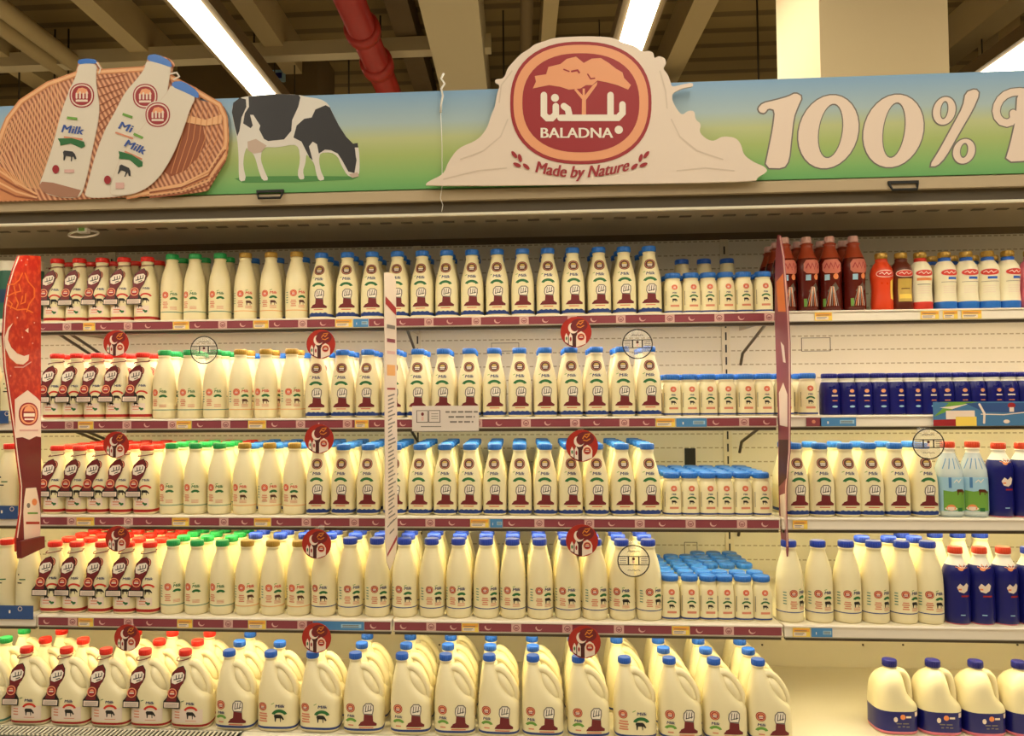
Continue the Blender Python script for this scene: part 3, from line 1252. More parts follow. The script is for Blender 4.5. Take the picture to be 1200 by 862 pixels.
# far bay past the red fin
for px in (920, 946, 973, 1001):
    column('sangria', px, 0, 3, 'far')
for i, (px, k, lab) in enumerate(((1031.5, 'smooth_orange', 'orange juice bottle with gold cap beside the dark red bottles'), (1054.5, 'smooth_brown', 'brown drink bottle with gold cap and pink badge on the top shelf'),
                                  (1077, 'smooth_red', 'cream drink bottle with red base and gold cap on the top shelf'))):
    put(k, X_of(px, 0), YF[0] - .01, ZS[0], 0, lab, None)
for px in (1105.5, 1130.5, 1155.5, 1179):
    column('smooth_blue', px, 0, 2, 'far', y=YF[0] - .01)
put('smooth_pink', X_of(1206, 0), YF[0] - .01, ZS[0], 0, 'pink drink bottle at the far end of the top shelf', None)
for px in (918, 946):
    column('small', px, 1, 2, 'far', pitch=.066)
for i, px in enumerate((972, 991, 1010, 1029, 1047.5, 1066.5, 1085.5, 1104.5, 1123, 1142, 1161, 1180, 1199)):
    column('navy_small', px, 1, 1, 'far', pitch=.06)
for px in (931, 960.5, 991, 1018, 1048.5, 1081):
    column('cocoa', px, 2, 2, 'far')
for px in (1111, 1140):
    column('meadow', px, 2, 1, 'far')
for px in (1171, 1199):
    column('navy', px, 2, 1, 'far')
for i, px in enumerate((925, 959, 992.5, 1025, 1057, 1088.5)):
    column('whole', px, 3, (1, 1, 1, 2, 2, 3)[i], 'far', pitch=.09)
for i, px in enumerate((1120, 1149, 1177)):
    column('navy', px, 3, 1, 'far')
    put('whole', X_of(px + 12, 3), YF[3] + .19, ZS[3], .1, f'{ORD[i]} white milk bottle standing behind the navy bottles, fourth shelf', 'milk bottles behind the navy bottles', False)
put('navy_b', X_of(1206, 3), YF[3], ZS[3], .1, 'blue-capped navy bottle beside the red-capped ones, fourth shelf', None)

# bay beyond the banner
for i, (px, k) in enumerate(((13, 'tin'), (38, 'tin'))):
    put(k, atY(px, 330, YF[0] + .03).x, YF[0] + .03, ZS[0], 0, ('green and blue carton partly hidden by the banner, top shelf' if i else 'green and blue carton before the banner at the picture edge, top shelf'), 'cartons beyond the banner')
for s, pxs in ((1, (-10, 16)), (2, (-15, 12, 38)), (3, (-20, 8, 34))):
    for i, px in enumerate(pxs):
        put('plain_red' if (s != 3 or i) else 'plain_green', X_of(px, s), YF[s], ZS[s], random.uniform(-.3, .3), f'{ORD[i]} plain milk bottle beyond the red banner, {SHN[s]}, front row', 'plain milk bottles beyond the banner')
put('plain_green', X_of(10, 3), YF[3] + .12, ZS[3], 0, 'green-capped plain milk bottle beyond the red banner, fourth shelf, second row', 'plain milk bottles beyond the banner', False)


# deck jugs
def jx(px):
    return atY(px, 820, YD).x


for i, (px, rows) in enumerate(((40.5, 3), (87, 2), (134, 3), (180, 3), (227, 3))):
    column('jug_red', px, 4, rows, 'main', rear=None, pitch=.106, z=ZD, y=YD, xs=jx(px))
for px, k, rows, sk in ((278.5, 'jug_cocoa', 3, ()), (327.5, 'jug_cow', 2, ()), (377, 'jug_cow', 2, ()), (427, 'jug_cocoa', 3, ()), (482, 'jug_cocoa', 4, ()), (533, 'jug_cocoa', 4, ()),
                    (584.5, 'jug_cocoa', 3, ()), (636, 'jug_cocoa', 3, ()), (689, 'jug_cocoa', 4, ()), (743, 'jug_cow', 4, (1,)), (796, 'jug_cocoa', 4, ()), (848, 'jug_cocoa', 4, ()), (900, 'jug_cocoa', 4, ())):
    column(k, px, 4, rows, 'main', pitch=.106, z=ZD, y=YD, xs=jx(px), skip=sk)
for i, px in enumerate((-7, -55)):
    column('jug_green', px, 4, 3, 'near', pitch=.106, z=ZD, y=YD, xs=jx(px))
for i, px in enumerate((1045, 1096, 1146, 1197)):
    column('jug_navy', px, 4, 1, 'far', z=ZD, y=YD + .10, xs=atY(px, 820, YD + .10).x)

# ------------------------------------------------------------------ refrigerated case
XL, XR = -2.55, 2.55


def px_x(px, s, y):
    return atY(px, PYB[s], y).x


BAY = []
for s in range(4):
    yr = YR[s]
    BAY.append([(XL, px_x((40, 42, 44, 44)[s], s, yr) - .006), (px_x((40, 42, 44, 44)[s], s, yr), px_x(460, s, yr) - .003), (px_x(460, s, yr) + .003, px_x((909, 911, 914, 917)[s], s, yr)),
                (px_x((909, 911, 914, 917)[s], s, yr) + .006, XR)])

case = empty('refrigerated_display_case', (0, 2.9, 0))
tag(case, 'long open refrigerated dairy case with steel canopy and slotted white back', 'display fridge')


def part(mb, name, parent=case):
    o = mb.build(name)
    o.parent = parent
    o.matrix_parent_inverse = parent.matrix_basis.inverted()
    return o


mb = MB()
mb.box(XL, XR, YB, YB + .06, 0.12, 2.12, 'slotted_panel')
bp = part(mb, 'back_panel')
# uprights in the back panel
for bx in (atY(851, 450, YB).x, atY(489, 300, YB).x, -1.74):
    mb = MB()
    mb.box(bx - .016, bx + .016, YB - .008, YB - .001, ZD, 2.1, 'case_white')
    z = ZD + .05
    while z < 2.05:
        mb.box(bx - .003, bx + .003, YB - .0095, YB - .008, z, z + .032, 'black_plastic')
        z += .05
    part(mb, 'upright')
# outlined label holders and small holes on the back panel
mb = MB()
for x0, y0, x1, y1 in ((576, 402, 608, 411), (939, 396, 973, 411), (802, 635, 817, 652)):
    p, q = atY(x0, y0, YB), atY(x1, y1, YB)
    for a, b_ in (((p.x, p.z), (q.x, p.z)), ((q.x, p.z), (q.x, q.z)), ((q.x, q.z), (p.x, q.z)), ((p.x, q.z), (p.x, p.z))):
        mb.box(min(a[0], b_[0]) - .001, max(a[0], b_[0]) + .001, YB - .003, YB - .001, min(a[1], b_[1]) - .001, max(a[1], b_[1]) + .001, 'steel_dark')
part(mb, 'panel_outline')
mb = MB()
p, q = atY(802, 525, YB), atY(815, 548, YB)
mb.box(p.x, q.x, YB - .006, YB - .001, q.z, p.z, 'black_plastic')
part(mb, 'black_vent')
# smooth lower back behind the deck
mb = MB()
zlo, zhi = ZD - .02, ZS[3] - .07
mb.extrude_x([(YB - .012, zlo), (YB - .002, zlo), (YB - .002, zhi), (YB - .012, zhi)], XL, XR, 'case_white')
for px in (1011, 1058, 1192, 893, 765, 515, 472, 180):
    c = atY(px, 755, YB - .012)
    mb.tube([(c.x, YB - .013, c.z), (c.x, YB - .0155, c.z)], .004, 'steel_dark', 8)
part(mb, 'lower_back')
# plinth and deck
mb = MB()
mb.extrude_x([(YD - .12, .12), (YB, .12), (YB, ZD - .004), (YD - .10, ZD - .004), (YD - .12, ZD - .02)], XL, XR, 'case_white')
part(mb, 'plinth')
mb = MB()
mb.box(XL, XR, YD - .08, YB - .013, ZD - .004, ZD, 'case_white')
part(mb, 'deck_plate')
# slotted air grille along the deck front
mb = MB()
y0, y1 = YD - .125, YD - .058
mb.box(XL, XR, y1 - .004, y1, ZD, ZD + .004, 'lip_bright')
mb.box(XL, XR, y0, y0 + .004, ZD, ZD + .004, 'lip_bright')
mb.box(XL, -.9, y0, y1 + .01, ZD, ZD + .0008, 'black_plastic')  # black sheet paints in the shade of the open slots
x = XL
while x < -.9:
    mb.box(x, x + .006, y0, y1, ZD + .001, ZD + .004, 'lip_bright')
    x += .015
mb.box(-.9, XR, y0, y1, ZD, ZD + .004, 'lip_bright')
part(mb, 'air_grille')
# canopy
zc = lambda py, y: atY(600, py, y).z
zlip = zc(250.5, HY)
mb = MB()
mb.extrude_x([(HY + .016, zlip + .046), (YB, zc(284, YB)), (YB, zc(284, YB) + .02), (HY + .016, zlip + .066)], XL, XR, 'canopy_steel')
part(mb, 'canopy_underside')
mb = MB()
mb.box(XL, XR, HY - .004, HY + .012, zlip, zlip + .007, 'lip_bright')
part(mb, 'canopy_lip')
mb = MB()
zf0, zf1 = zc(233.5, HY), zc(218.5, HY)
mb.box(XL, XR, HY + .012, HY + .018, zlip + .007, zf0, 'fascia_dark')
part(mb, 'dark_trim')
mb = MB()
mb.extrude_x([(HY - .008, zf0), (HY + .05, zf0), (HY + .05, zf1), (HY + .004, zf1), (HY - .008, zf1 - .008)], XL, XR, 'fascia_beige')
part(mb, 'canopy_fascia')
mb = MB()
mb.extrude_x([(HY + .05, zlip + .068), (YB + .06, zc(284, YB) + .022), (YB + .06, zf1 - .02), (HY + .05, zf1)], XL, XR, 'duct_brown')
part(mb, 'canopy_top')
# row of faint air slots under the canopy
mb = MB()
x = XL + .04
while x < XR:
    y_ = HY + .34
    t = (y_ - HY - .016) / (YB - HY - .016)
    zz = (zlip + .046) * (1 - t) + zc(284, YB) * t
    mb.box(x, x + .04, y_, y_ + .018, zz - .003, zz - .0005, 'fascia_dark')
    x += .075
part(mb, 'vent_slats')
# added glowing tube, hidden behind the lip to brighten the top shelf
mb = MB()
mb.tube([(XL + .1, HY + .035, zlip + .036), (XR - .1, HY + .035, zlip + .036)], .007, 'lamp_glow', 8)
part(mb, 'added_canopy_tube')
# latches
for px, py in ((317, 230), (1058, 220)):
    c = atY(px, py, HY - .008)
    mb = MB()
    w = .044
    mb.box(c.x - w, c.x + w, HY - .014, HY - .008, c.z + .012, c.z + .02, 'black_plastic')
    mb.tube([(c.x - w + .003, HY - .012, c.z + .012), (c.x - w * .8, HY - .02, c.z - .008), (c.x + w * .8, HY - .02, c.z - .008), (c.x + w - .003, HY - .012, c.z + .012)], .004, 'black_plastic', 6)
    part(mb, 'latch')

# shelves
PATT = {  # per shelf: (x0, x1, kind) of price cards in the rails
    0: [(98, 112, 'y'), (203, 222, 'y'), (297, 315, 'y'), (393, 413, 'y'), (414, 432, 'b')],
    1: [(92, 110, 'y'), (207, 225, 'y'), (291, 312, 'y'), (416, 432, 'y'), (768, 791, 'y'), (792, 828, 'b')],
    2: [(90, 111, 'y'), (202, 222, 'y'), (298, 318, 'y'), (551, 573, 'y'), (574, 589, 'b')],
    3: [(92, 110, 'y'), (208, 226, 'y'), (291, 312, 'y'), (367, 427, 'b'), (541, 561, 'y'), (787, 808, 'y')],
}
BAYN = ['beyond the red banner', 'between red banner and white divider', 'between white divider and red fin', 'past the red fin']
for s in range(4):
    for b_ in range(4):
        x0, x1 = BAY[s][b_]
        sh = empty('shelf', ((x0 + x1) / 2, YR[s], ZS[s]))
        tag(sh, f'white metal {SHN[s].replace("shelf", "").strip()} shelf with price rail {BAYN[b_]}', 'shelf', 'shelves of the dairy case')
        mb = MB()
        yb = YB - .012
        th = .026
        mb.box(x0, x1, YR[s] + .012, yb, ZS[s] - .004, ZS[s], 'case_white')
        mb.box(x0 + .002, x1 - .002, YR[s] + .02, YR[s] + .05, ZS[s] - .03, ZS[s] - .004, 'shelf_under')
        mb.box(x0, x1, yb - .004, yb, ZS[s], ZS[s] + .03, 'case_white')
        # folded underside ribs
        mb.box(x0 + .002, x1 - .002, YR[s] + .28, YR[s] + .31, ZS[s] - .016, ZS[s] - .004, 'shelf_under')
        part(mb, 'shelf_plate', sh)
        mb = MB()
        h = .037
        mb.extrude_x([(YR[s], ZS[s] - h), (YR[s] + .010, ZS[s] - h), (YR[s] + .012, ZS[s] + .001), (YR[s] + .004, ZS[s] + .001), (YR[s] + .001, ZS[s] - .003)], x0, x1, 'rail_white')
        mb.box(x0, x1, YR[s] - .003, YR[s] + .002, ZS[s] - h, ZS[s] - h + .003, 'rail_edge')
        mb.box(x0, x1, YR[s] - .003, YR[s] + .002, ZS[s] - .005, ZS[s] - .001, 'rail_white')
        part(mb, 'price_rail', sh)
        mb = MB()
        mb.box(x0 + .004, x1 - .004, YR[s] + .003, YR[s] + .02, ZS[s] - h - .010, ZS[s] - h, 'steel_dark')  # dark strip painted in as the shadow under the rail
        part(mb, 'rail_shadow_strip', sh)
        # lamp tube under the shelf
        mb = MB()
        mb.tube([(x0 + .03, YR[s] + .06, ZS[s] - .014), (x1 - .03, YR[s] + .06, ZS[s] - .014)], .007, 'lamp_glow', 8)
        part(mb, 'lamp_tube', sh)
        # knee brackets
        for bx in ((x0 + .02,) if b_ else (x1 - .02,)):
            mb = MB()
            mb.tube([(bx, YR[s] + .12, ZS[s] - .012), (bx, YR[s] + .20, ZS[s] - .026), (bx, YB - .05, ZS[s] - .115), (bx, YB - .018, ZS[s] - .16)], .006, 'steel_dark', 6)
            mb.box(bx - .0015, bx + .0015, YR[s] + .08, YB - .012, ZS[s] - .022, ZS[s] - .004, 'rail_edge')
            part(mb, 'bracket', sh)
        # maroon strip with crescents and roundels
        if b_ in (1, 2):
            cards = [c for c in PATT[s] if (c[0] < 460) == (b_ == 1)]
            blocks = [(px_x(a, s, YR[s]), px_x(c, s, YR[s])) for a, c, _ in cards]
            a = Art()
            zt, zb = ZS[s] - .006, ZS[s] - .032
            xa, xb = x0 + .004, x1 - .004
            cur = xa
            segs = []
            for q0, q1 in sorted(blocks):
                if q0 - cur > .01:
                    segs.append((cur, q0 - .001))
                cur = q1 + .001
            if xb - cur > .01:
                segs.append((cur, xb))
            for q0, q1 in segs:
                a.L = 0
                a.rect(q0, zb, q1, zt, 'strip_maroon')
                xx = q0 + .02
                k = 0
                a.L = 1
                while xx + .02 < q1:
                    if k % 2 == 0:
                        # crescent
                        zc_ = (zb + zt) / 2
                        a.ring(xx + .009, zc_ + .001, .011, .010, .0095, .0085, 'strip_pink', 14, PI * .9, PI * 1.95, xx + .0115, zc_ + .0035)
                        xx += .085
                    else:
                        a.rect(xx, zb, xx + .032, zt, 'strip_pink')
                        a.L = 2
                        a.ring(xx + .016, (zb + zt) / 2, .010, .0095, .008, .0075, 'strip_maroon', 16)
                        a.rect(xx + .010, (zb + zt) / 2 - .002, xx + .022, (zb + zt) / 2 + .001, 'strip_maroon')
                        a.rect(xx + .012, (zb + zt) / 2 - .005, xx + .02, (zb + zt) / 2 - .003, 'strip_maroon')
                        a.L = 1
                        xx += .05 + .03
                    k += 1
            am = a.to_mb(lambda x, z, l: (x, YR[s] - .0015 - l * .0003, z))
            o = link('strip_lettering', art_mesh('strip_lettering', am), sh)
            o.matrix_parent_inverse = sh.matrix_basis.inverted()


def card(name, x0, x1, y, z0, z1, base, art, label, cat, group=None, tilt=0.0, thick=.0012):
    """flat card standing in the XZ plane, its own empty + body + print"""
    o = MB()
    cx = (x0 + x1) / 2
    o.box(x0 - cx, x1 - cx, 0, thick, 0, z1 - z0, base)
    e_ = empty(name, (cx, y, z0))
    e_.rotation_euler = (0, tilt, 0)
    tag(e_, label, cat, group)
    o.build('card', e_)
    if art:
        link('lettering', art_mesh('lettering', art.to_mb(lambda x, z, l: (x, -.0003 - l * .0002, z))), e_)
    return e_


# price cards (children-free flat cards held in the rails)
pc = 0
ALLC = []
for s in range(4):
    for (a, c, k) in PATT[s]:
        ALLC.append((s, a, c, k, 0))
ALLC += [(0, 954, 975, 'y', 1), (0, 1078, 1100, 'y', 1), (0, 1104, 1122, 'y', 1), (0, 1126, 1150, 'y', 1), (1, 944, 962, 'm', 1), (1, 960, 1003, 'b', 1), (2, 928, 946, 'y', 1), (3, 928, 949, 'y', 1), (3, 950, 975, 'b', 1)]
cnt = {}
for s, a, c, k, fb in ALLC:
    xa, xc = px_x(a, s, YR[s]), px_x(c, s, YR[s])
    w, h = xc - xa - .002, .028
    A_ = Art()
    if k == 'y':
        A_.rect(-w / 2 + .002, .016, w / 2 - .002, .026, 'price_orange')
        A_.rect(-w / 2 + .003, .003, w / 2 - .012, .014, 'ink_cream').layer()
        A_.rect(-w / 2 + .006, .018, w / 2 - .010, .020, 'ink_grey')
        A_.rect(-w / 2 + .006, .010, w / 2 - .018, .012, 'ink_grey')
        A_.rect(-w / 2 + .006, .006, w / 2 - .022, .0075, 'ink_grey')
        base, lk = 'price_yellow', 'yellow'
    elif k == 'b':
        A_.rect(w * .05, .008, w * .45, .020, 'sky_print').layer()
        A_.rect(w * .08, .010, w * .4, .0125, 'ink_grey')
        A_.rect(w * .08, .015, w * .4, .0175, 'ink_grey')
        A_.rect(-w * .3, .008, -w * .26, .016, 'ink_white')
        base, lk = 'price_blue', 'blue'
    else:
        A_.ell(0, .015, .006, .006, 'ink_pinktext')
        base, lk = 'strip_maroon', 'maroon'
    kk = (s, k, a > 460, fb)
    cnt[kk] = cnt.get(kk, 0) + 1
    where = 'past the red fin' if fb else ('past the white divider' if a > 460 else 'after the red banner')
    card('price_card', xa + .001, xc - .001, YR[s] - .0035, ZS[s] - .034, ZS[s] - .006, base, A_,
         f'{ORD[cnt[kk] - 1]} {lk} price card {where} in the {SHN[s]} rail', 'price card', 'price cards in the shelf rails')


# blue rails of the next bay
for s, (a, c) in ((1, (-30, 11)), (2, (-30, 22)), (3, (-30, 40))):
    xa, xc = px_x(a, s, YR[s]), px_x(c, s, YR[s])
    A_ = Art()
    A_.rect(.02, .02, .026, .03, 'ink_white')
    A_.ring(.06, .035, .008, .008, .006, .006, 'ink_cream', 12)
    card('promotional_card', xa, xc, YR[s] - .006, ZS[s] - .012, ZS[s] + .034, 'sign_blue', A_, f'dark blue promotional card on the {SHN[s]} rail beyond the banner', 'sign', 'blue cards beyond the banner')

# blue landscape sign on second shelf, far bay
p, q = atY(1094, 499, YR[1] - .01), atY(1232, 470, YR[1] - .01)
W_, H_ = q.x - p.x, q.z - p.z
A_ = Art()
hw = W_ / 2
A_.poly([(-hw, .03), (-hw + .05, .075), (-hw + .02, H_), (-hw + .14, H_), (-hw + .10, .07)], 'meadow_print')
A_.poly([(-hw + .02, .06), (-hw + .09, H_ - .01), (-hw + .12, H_ - .004), (-hw + .06, .055)], 'ink_cream')
A_.poly([(-hw + .10, H_ - .004), (-hw + .16, .045), (hw, .04), (hw, H_ - .004)], 'sign_blue')
A_.poly([(-hw, 0.0), (-hw + .07, 0), (-hw + .07, .022), (-hw, .02)], 'logo_red')
A_.poly([(-hw + .04, .022), (-hw + .13, .022), (-hw + .13, .05), (-hw + .04, .05)], 'ink_cream')
A_.poly([(-hw + .07, 0.0), (-hw + .135, 0), (-hw + .135, .03), (-hw + .07, .03)], 'price_yellow')
A_.layer()
A_.stroke([(-hw + .145, .07), (-hw + .16, .04), (-hw + .158, .01)], .007, 'ink_cream')
A_.ell(-hw + .245, .066, .012, .009, 'logo_red')
A_.rect(-hw + .238, .045, -hw + .252, .06, 'ink_cream')
A_.stroke([(-hw + .15, .038), (-hw + .22, .036), (-hw + .30, .045), (hw, .06)], .003, 'ink_cream')
A_.ell(-hw + .228, .014, .010, .006, 'ink_cream')
card('shelf_edge_sign', p.x, q.x, YR[1] - .010, p.z, q.z, 'sign_sea', A_, 'blue landscape shelf-edge sign below the small navy bottles, second shelf', 'sign')

# notice card
p, q = atY(483, 505, YR[1] - .012), atY(561, 475, YR[1] - .012)
hw, H_ = (q.x - p.x) / 2, q.z - p.z
A_ = Art()
for x0 in (-hw + .016, -hw + .058):
    A_.stroke([(x0, .03), (x0 + .038, .03), (x0 + .038, .07), (x0, .07)], .002, 'ink_black', closed=True)
A_.ell(-hw + .036, .058, .005, .006, 'maroon')
A_.rect(-hw + .032, .036, -hw + .040, .05, 'strip_pink')
for i in range(3):
    A_.rect(-hw + .066, .058 - i * .008, -hw + .09, .060 - i * .008, 'ink_grey')
for i, (u, v) in enumerate(((.115, .225), (.125, .215), (.13, .21))):
    zz = .062 - i * .017
    xx = u
    while xx < v:
        wl = random.uniform(.014, .03)
        A_.rect(-hw + xx, zz, -hw + min(v, xx + wl), zz + .006, 'ink_grey')
        xx += wl + .005
A_.rect(-hw + .03, .014, -hw + .10, .017, 'ink_grey')
card('notice_card', p.x, q.x, YR[1] - .012, p.z, q.z, 'clear_card', A_, 'milky clear notice card with small boxed pictogram on the second shelf rail', 'sign')

# ------------------------------------------------------------------ round talkers
TALK = [(136, 402, 16, 0), (376, 403, 17.5, 0), (675, 389, 18, 0), (136, 521, 16, 1), (374, 514, 17.5, 1), (682, 522, 18.5, 1), (138, 631, 15.5, 2), (371, 637, 17.5, 2), (682, 633, 18.5, 2),
        (149, 747, 16, 3), (371, 747, 17.5, 3), (685, 752, 18.5, 3)]


def round_talker(px, py, rp, s, red, label):
    y = (YR[s + 1] if s < 3 else YD - .005) - .022
    c = atY(px, py, y)
    r = rp * y / F
    root = empty('round_shelf_talker', (c.x, y, c.z))
    tag(root, label, 'sign', 'red round shelf talkers' if red else 'clear round shelf talkers')
    mb = MB()
    seg = 32
    v = [(r * math.cos(2 * PI * k / seg), yy, r * math.sin(2 * PI * k / seg)) for yy in (0, .0016) for k in range(seg)]
    f = [tuple(range(seg)), tuple(reversed(range(seg, 2 * seg)))] + [(k, (k + 1) % seg, seg + (k + 1) % seg, seg + k) for k in range(seg)]
    mb.add(v, f, 'sign_red' if red else 'clear_film')
    mb.build('disc', root)
    # clip reaching back to the rail
    mb = MB()
    zr = ZS[s] - .034 - c.z
    zr2 = min(zr, r * .8)
    mb.prism([(-.007, .0016, zr2 - .004), (.007, .0016, zr2 - .004), (.007, .0016, zr2 + .010), (-.007, .0016, zr2 + .010)], (0, YR[s] - .005 - y, 0), 'clear_film')
    mb.build('clip', root)
    a = Art()
    k = r
    if red:
        a.poly([(-.72 * k, -.68 * k), (-.3 * k, .1 * k), (.05 * k, .1 * k), (.2 * k, -.9 * k), (-.2 * k, -.97 * k)], 'maroon_dark')
        a.ell(.2 * k, .45 * k, .55 * k, .42 * k, 'maroon')
        a.layer()
        a.ring(-.18 * k, .28 * k, .32 * k, .36 * k, .27 * k, .31 * k, 'ink_cream', 20, PI * .72, PI * 1.85, -.08 * k, .36 * k)
        for p_ in ([(.05, .45), (.15, .62), (.3, .5), (.45, .66)], [(.1, .35), (.3, .3), (.5, .42)], [(.2, .7), (.5, .74)]):
            a.stroke([(x * k, z * k) for x, z in p_], .06 * k, 'sign_gold')
        # bottles and logo arch
        a.poly([(x * k, z * k) for x, z in ((-.72, -.62), (-.72, -.25), (-.62, -.05), (-.52, -.25), (-.52, -.74))], 'ink_cream')
        a.poly([(x * k, z * k) for x, z in ((-.46, -.8), (-.46, -.25), (-.36, -.02), (-.24, -.25), (-.24, -.88))], 'ink_cream')
        a.poly([(x * k, z * k) for x, z in ((.0, -.98), (.0, -.3), (.1, -.08), (.32, .06), (.54, -.08), (.64, -.3), (.62, -.76))], 'ink_cream')
        a.layer()
        a.ell(-.62 * k, -.4 * k, .05 * k, .12 * k, 'ink_green')
        a.ell(-.35 * k, -.45 * k, .06 * k, .14 * k, 'logo_red')
        a.put(logo_tag(), .32 * k, -.32 * k, .25 * k)
    else:
        a.ring(0, 0, k, k, .93 * k, .93 * k, 'ink_black', 36)
        a.rect(-.97 * k, -.26 * k, .97 * k, -.21 * k, 'ink_black')
        a.rect(-.97 * k, .25 * k, .97 * k, .30 * k, 'ink_black')
        a.rect(-.36 * k, -.26 * k, -.28 * k, .3 * k, 'ink_black')
        a.rect(.28 * k, -.26 * k, .36 * k, .3 * k, 'ink_black')
        a.ell(0, .13 * k, .09 * k, .09 * k, 'maroon_dark')
        a.poly([(-.08 * k, -.14 * k), (.08 * k, -.14 * k), (.04 * k, .03 * k), (-.04 * k, .03 * k)], 'strip_pink')
        for i in range(3):
            a.rect(-.86 * k, (.12 - i * .13) * k, -.45 * k, (.17 - i * .13) * k, 'ink_grey')
            a.rect(.45 * k, (.12 - i * .13) * k, .86 * k, (.17 - i * .13) * k, 'ink_grey')
        for i in range(6):
            a.stroke([((-.36 + i * .13) * k, (.56 + .05 * (i % 2)) * k), ((-.28 + i * .13) * k, (.62 - .05 * (i % 2)) * k)], .045 * k, 'ink_grey')
            a.stroke([((-.36 + i * .13) * k, (-.58 + .04 * (i % 2)) * k), ((-.28 + i * .13) * k, (-.56 - .04 * (i % 2)) * k)], .045 * k, 'ink_grey')
    link('lettering', art_mesh('lettering', a.to_mb(lambda x, z, l: (x, -.0003 - l * .0002, z))), root)


for i, (px, py, rp, s) in enumerate(TALK):
    what = ('in front of the red-capped bottles', 'between gold-capped and blue-capped bottles', 'past the white divider')[i % 3]
    round_talker(px, py, rp, s, True, f'red crescent roundel hanging from the {SHN[s]} rail {what}')
for px, py, rp, s, lab in ((239, 410, 17, 0, 'clear round talker with black ring above the green-capped bottles'), (747, 403, 17.5, 0, 'clear round talker with black ring over the second shelf cocoa-print bottles'),
                           (742.5, 657, 18.5, 2, 'clear round talker with black ring hanging from the third shelf rail'), (1088, 520, 17.5, 1, 'clear round talker with black ring past the red fin')):
    round_talker(px, py, rp, s, False, lab)


# ------------------------------------------------------------------ divider banners (stand out from the case at the bay joints)
def banner(X, pts, label, name, body, art_fn, thick=.006, parts=None):
    root = empty(name, (X, 2.66, atX(pts[0][0], pts[0][1], X).z))
    tag(root, label, 'sign')
    P = [atX(x, y, X) for x, y in pts]
    mb = MB()
    sx = 1 if X < 0 else -1
    mb.prism(P, (-sx * thick, 0, 0), body)
    part(mb, 'board', root)
    if art_fn:
        a = art_fn(Art(flip=True))
        am = a.to_mb(lambda x, y, l: atX(x, y, X) + Vector((sx * (.0006 + l * .0003), 0, 0)))
        o = link('lettering', art_mesh('lettering', am), root)
        o.matrix_parent_inverse = root.matrix_basis.inverted()
    # white edge along the near side
    return root


XB = -1.62
bpts = [(22, 300), (30, 299), (48, 300), (48, 400), (48, 520), (47, 560), (47, 636), (40, 640), (19, 646), (19, 630), (24, 600), (25, 570), (21, 540), (17, 505), (12, 470), (6, 430), (4, 395), (6, 360), (10, 335), (16, 315)]


def ban_art(a):
    a.poly([(17, 505), (48, 505), (48, 560), (47, 636), (19, 646), (19, 630), (24, 600), (25, 570), (21, 540)], 'maroon')
    a.layer()
    a.stroke([(22, 300), (16, 315), (10, 335), (6, 360), (4, 395), (6, 430), (12, 470), (17, 505), (21, 540), (25, 570), (24, 600), (20, 630)], 1.3, 'ink_cream', cap=False)
    # lantern-like calligraphy
    for p in ([(9, 333), (16, 333), (22, 328), (26, 320)], [(29, 320), (33, 330), (40, 338), (40, 348), (34, 356), (31, 365)], [(8, 347), (16, 343), (24, 341), (22, 333)], [(18, 348), (21, 355), (19, 361)],
              [(10, 352), (14, 356), (12, 361)], [(30, 344), (29, 354), (24, 356), (26, 347)], [(8, 357), (20, 363), (30, 362), (38, 366)], [(16, 335), (18, 345)]):
        a.stroke(p, 1.5, 'sign_orange')
    # crescent
    a.poly([(15, 378), (9, 384), (5, 395), (6, 408), (11, 419), (19, 426), (27, 427), (33, 422), (34, 415), (28, 417), (20, 414), (13, 407), (9, 398), (10, 387)], 'ink_cream')
    a.stroke([(17, 430), (27, 430), (36, 424)], 1.2, 'strip_pink')
    a.poly([(29, 387), (33, 384), (33, 390)], 'ink_cream')
    for x, y in ((25, 305), (32, 304), (14, 320), (20, 372), (40, 378), (12, 440), (38, 402), (26, 395), (30, 310)):
        a.ell(x, y, .8, 1.0, 'strip_pink', seg=8)
    # arch with roundel
    a.poly([(17, 476), (17, 468), (22, 464), (32, 457), (42, 465), (47, 470), (48, 512), (42, 511), (34, 515), (26, 512), (18, 513)], 'ink_cream')
    a.layer()
    a.ell(33, 485, 11.5, 13.5, 'logo_red', 2.3).layer()
    a.ell(33, 485, 10, 11.8, 'peach', 2.3).layer()
    a.ell(33, 485, 8, 9.8, 'logo_red', 2.3).layer()
    a.poly([(27, 482), (29, 477), (33, 475), (37, 477), (40, 482)], 'peach')
    a.rect(27, 484, 40, 488, 'ink_white')
    a.rect(28, 490, 39, 492, 'ink_white')
    a.rect(22, 503, 44, 505, 'strip_pink')
    a.L = 1
    # printed white bottle low on the banner
    a.poly([(30, 572), (42, 571), (44, 580), (46, 590), (47, 600), (47, 628), (28, 632), (27, 600), (28, 585)], 'ink_cream')
    a.layer()
    a.ell(40, 588, 3, 4, 'ink_orange')
    a.ell(33, 592, 2, 3, 'ink_grey')
    a.rect(30, 611, 46, 614, 'sign_red')
    a.rect(32, 600, 44, 602, 'ink_leaf')
    return a


root = banner(XB, bpts, 'tall red curved divider banner with crescent moon and roundel at the shelf ends', 'divider_banner', 'starry_red_print', ban_art)
# the wedge foot of the banner
mb = MB()
P = [atX(x, y, XB + .002) for x, y in ((19, 634), (47, 628), (47.5, 641), (20, 654))]
mb.prism(P, (.016, 0, 0), 'maroon')
part(mb, 'foot', root)

XF = .862
fpts = [(911, 275), (914, 276), (918, 300), (922, 345), (925, 400), (925.5, 470), (925, 530), (921, 570), (921, 600), (923, 640), (922, 652), (916, 640), (913, 600), (912, 560), (912, 500), (910, 440), (908, 380), (908, 330), (909, 295)]


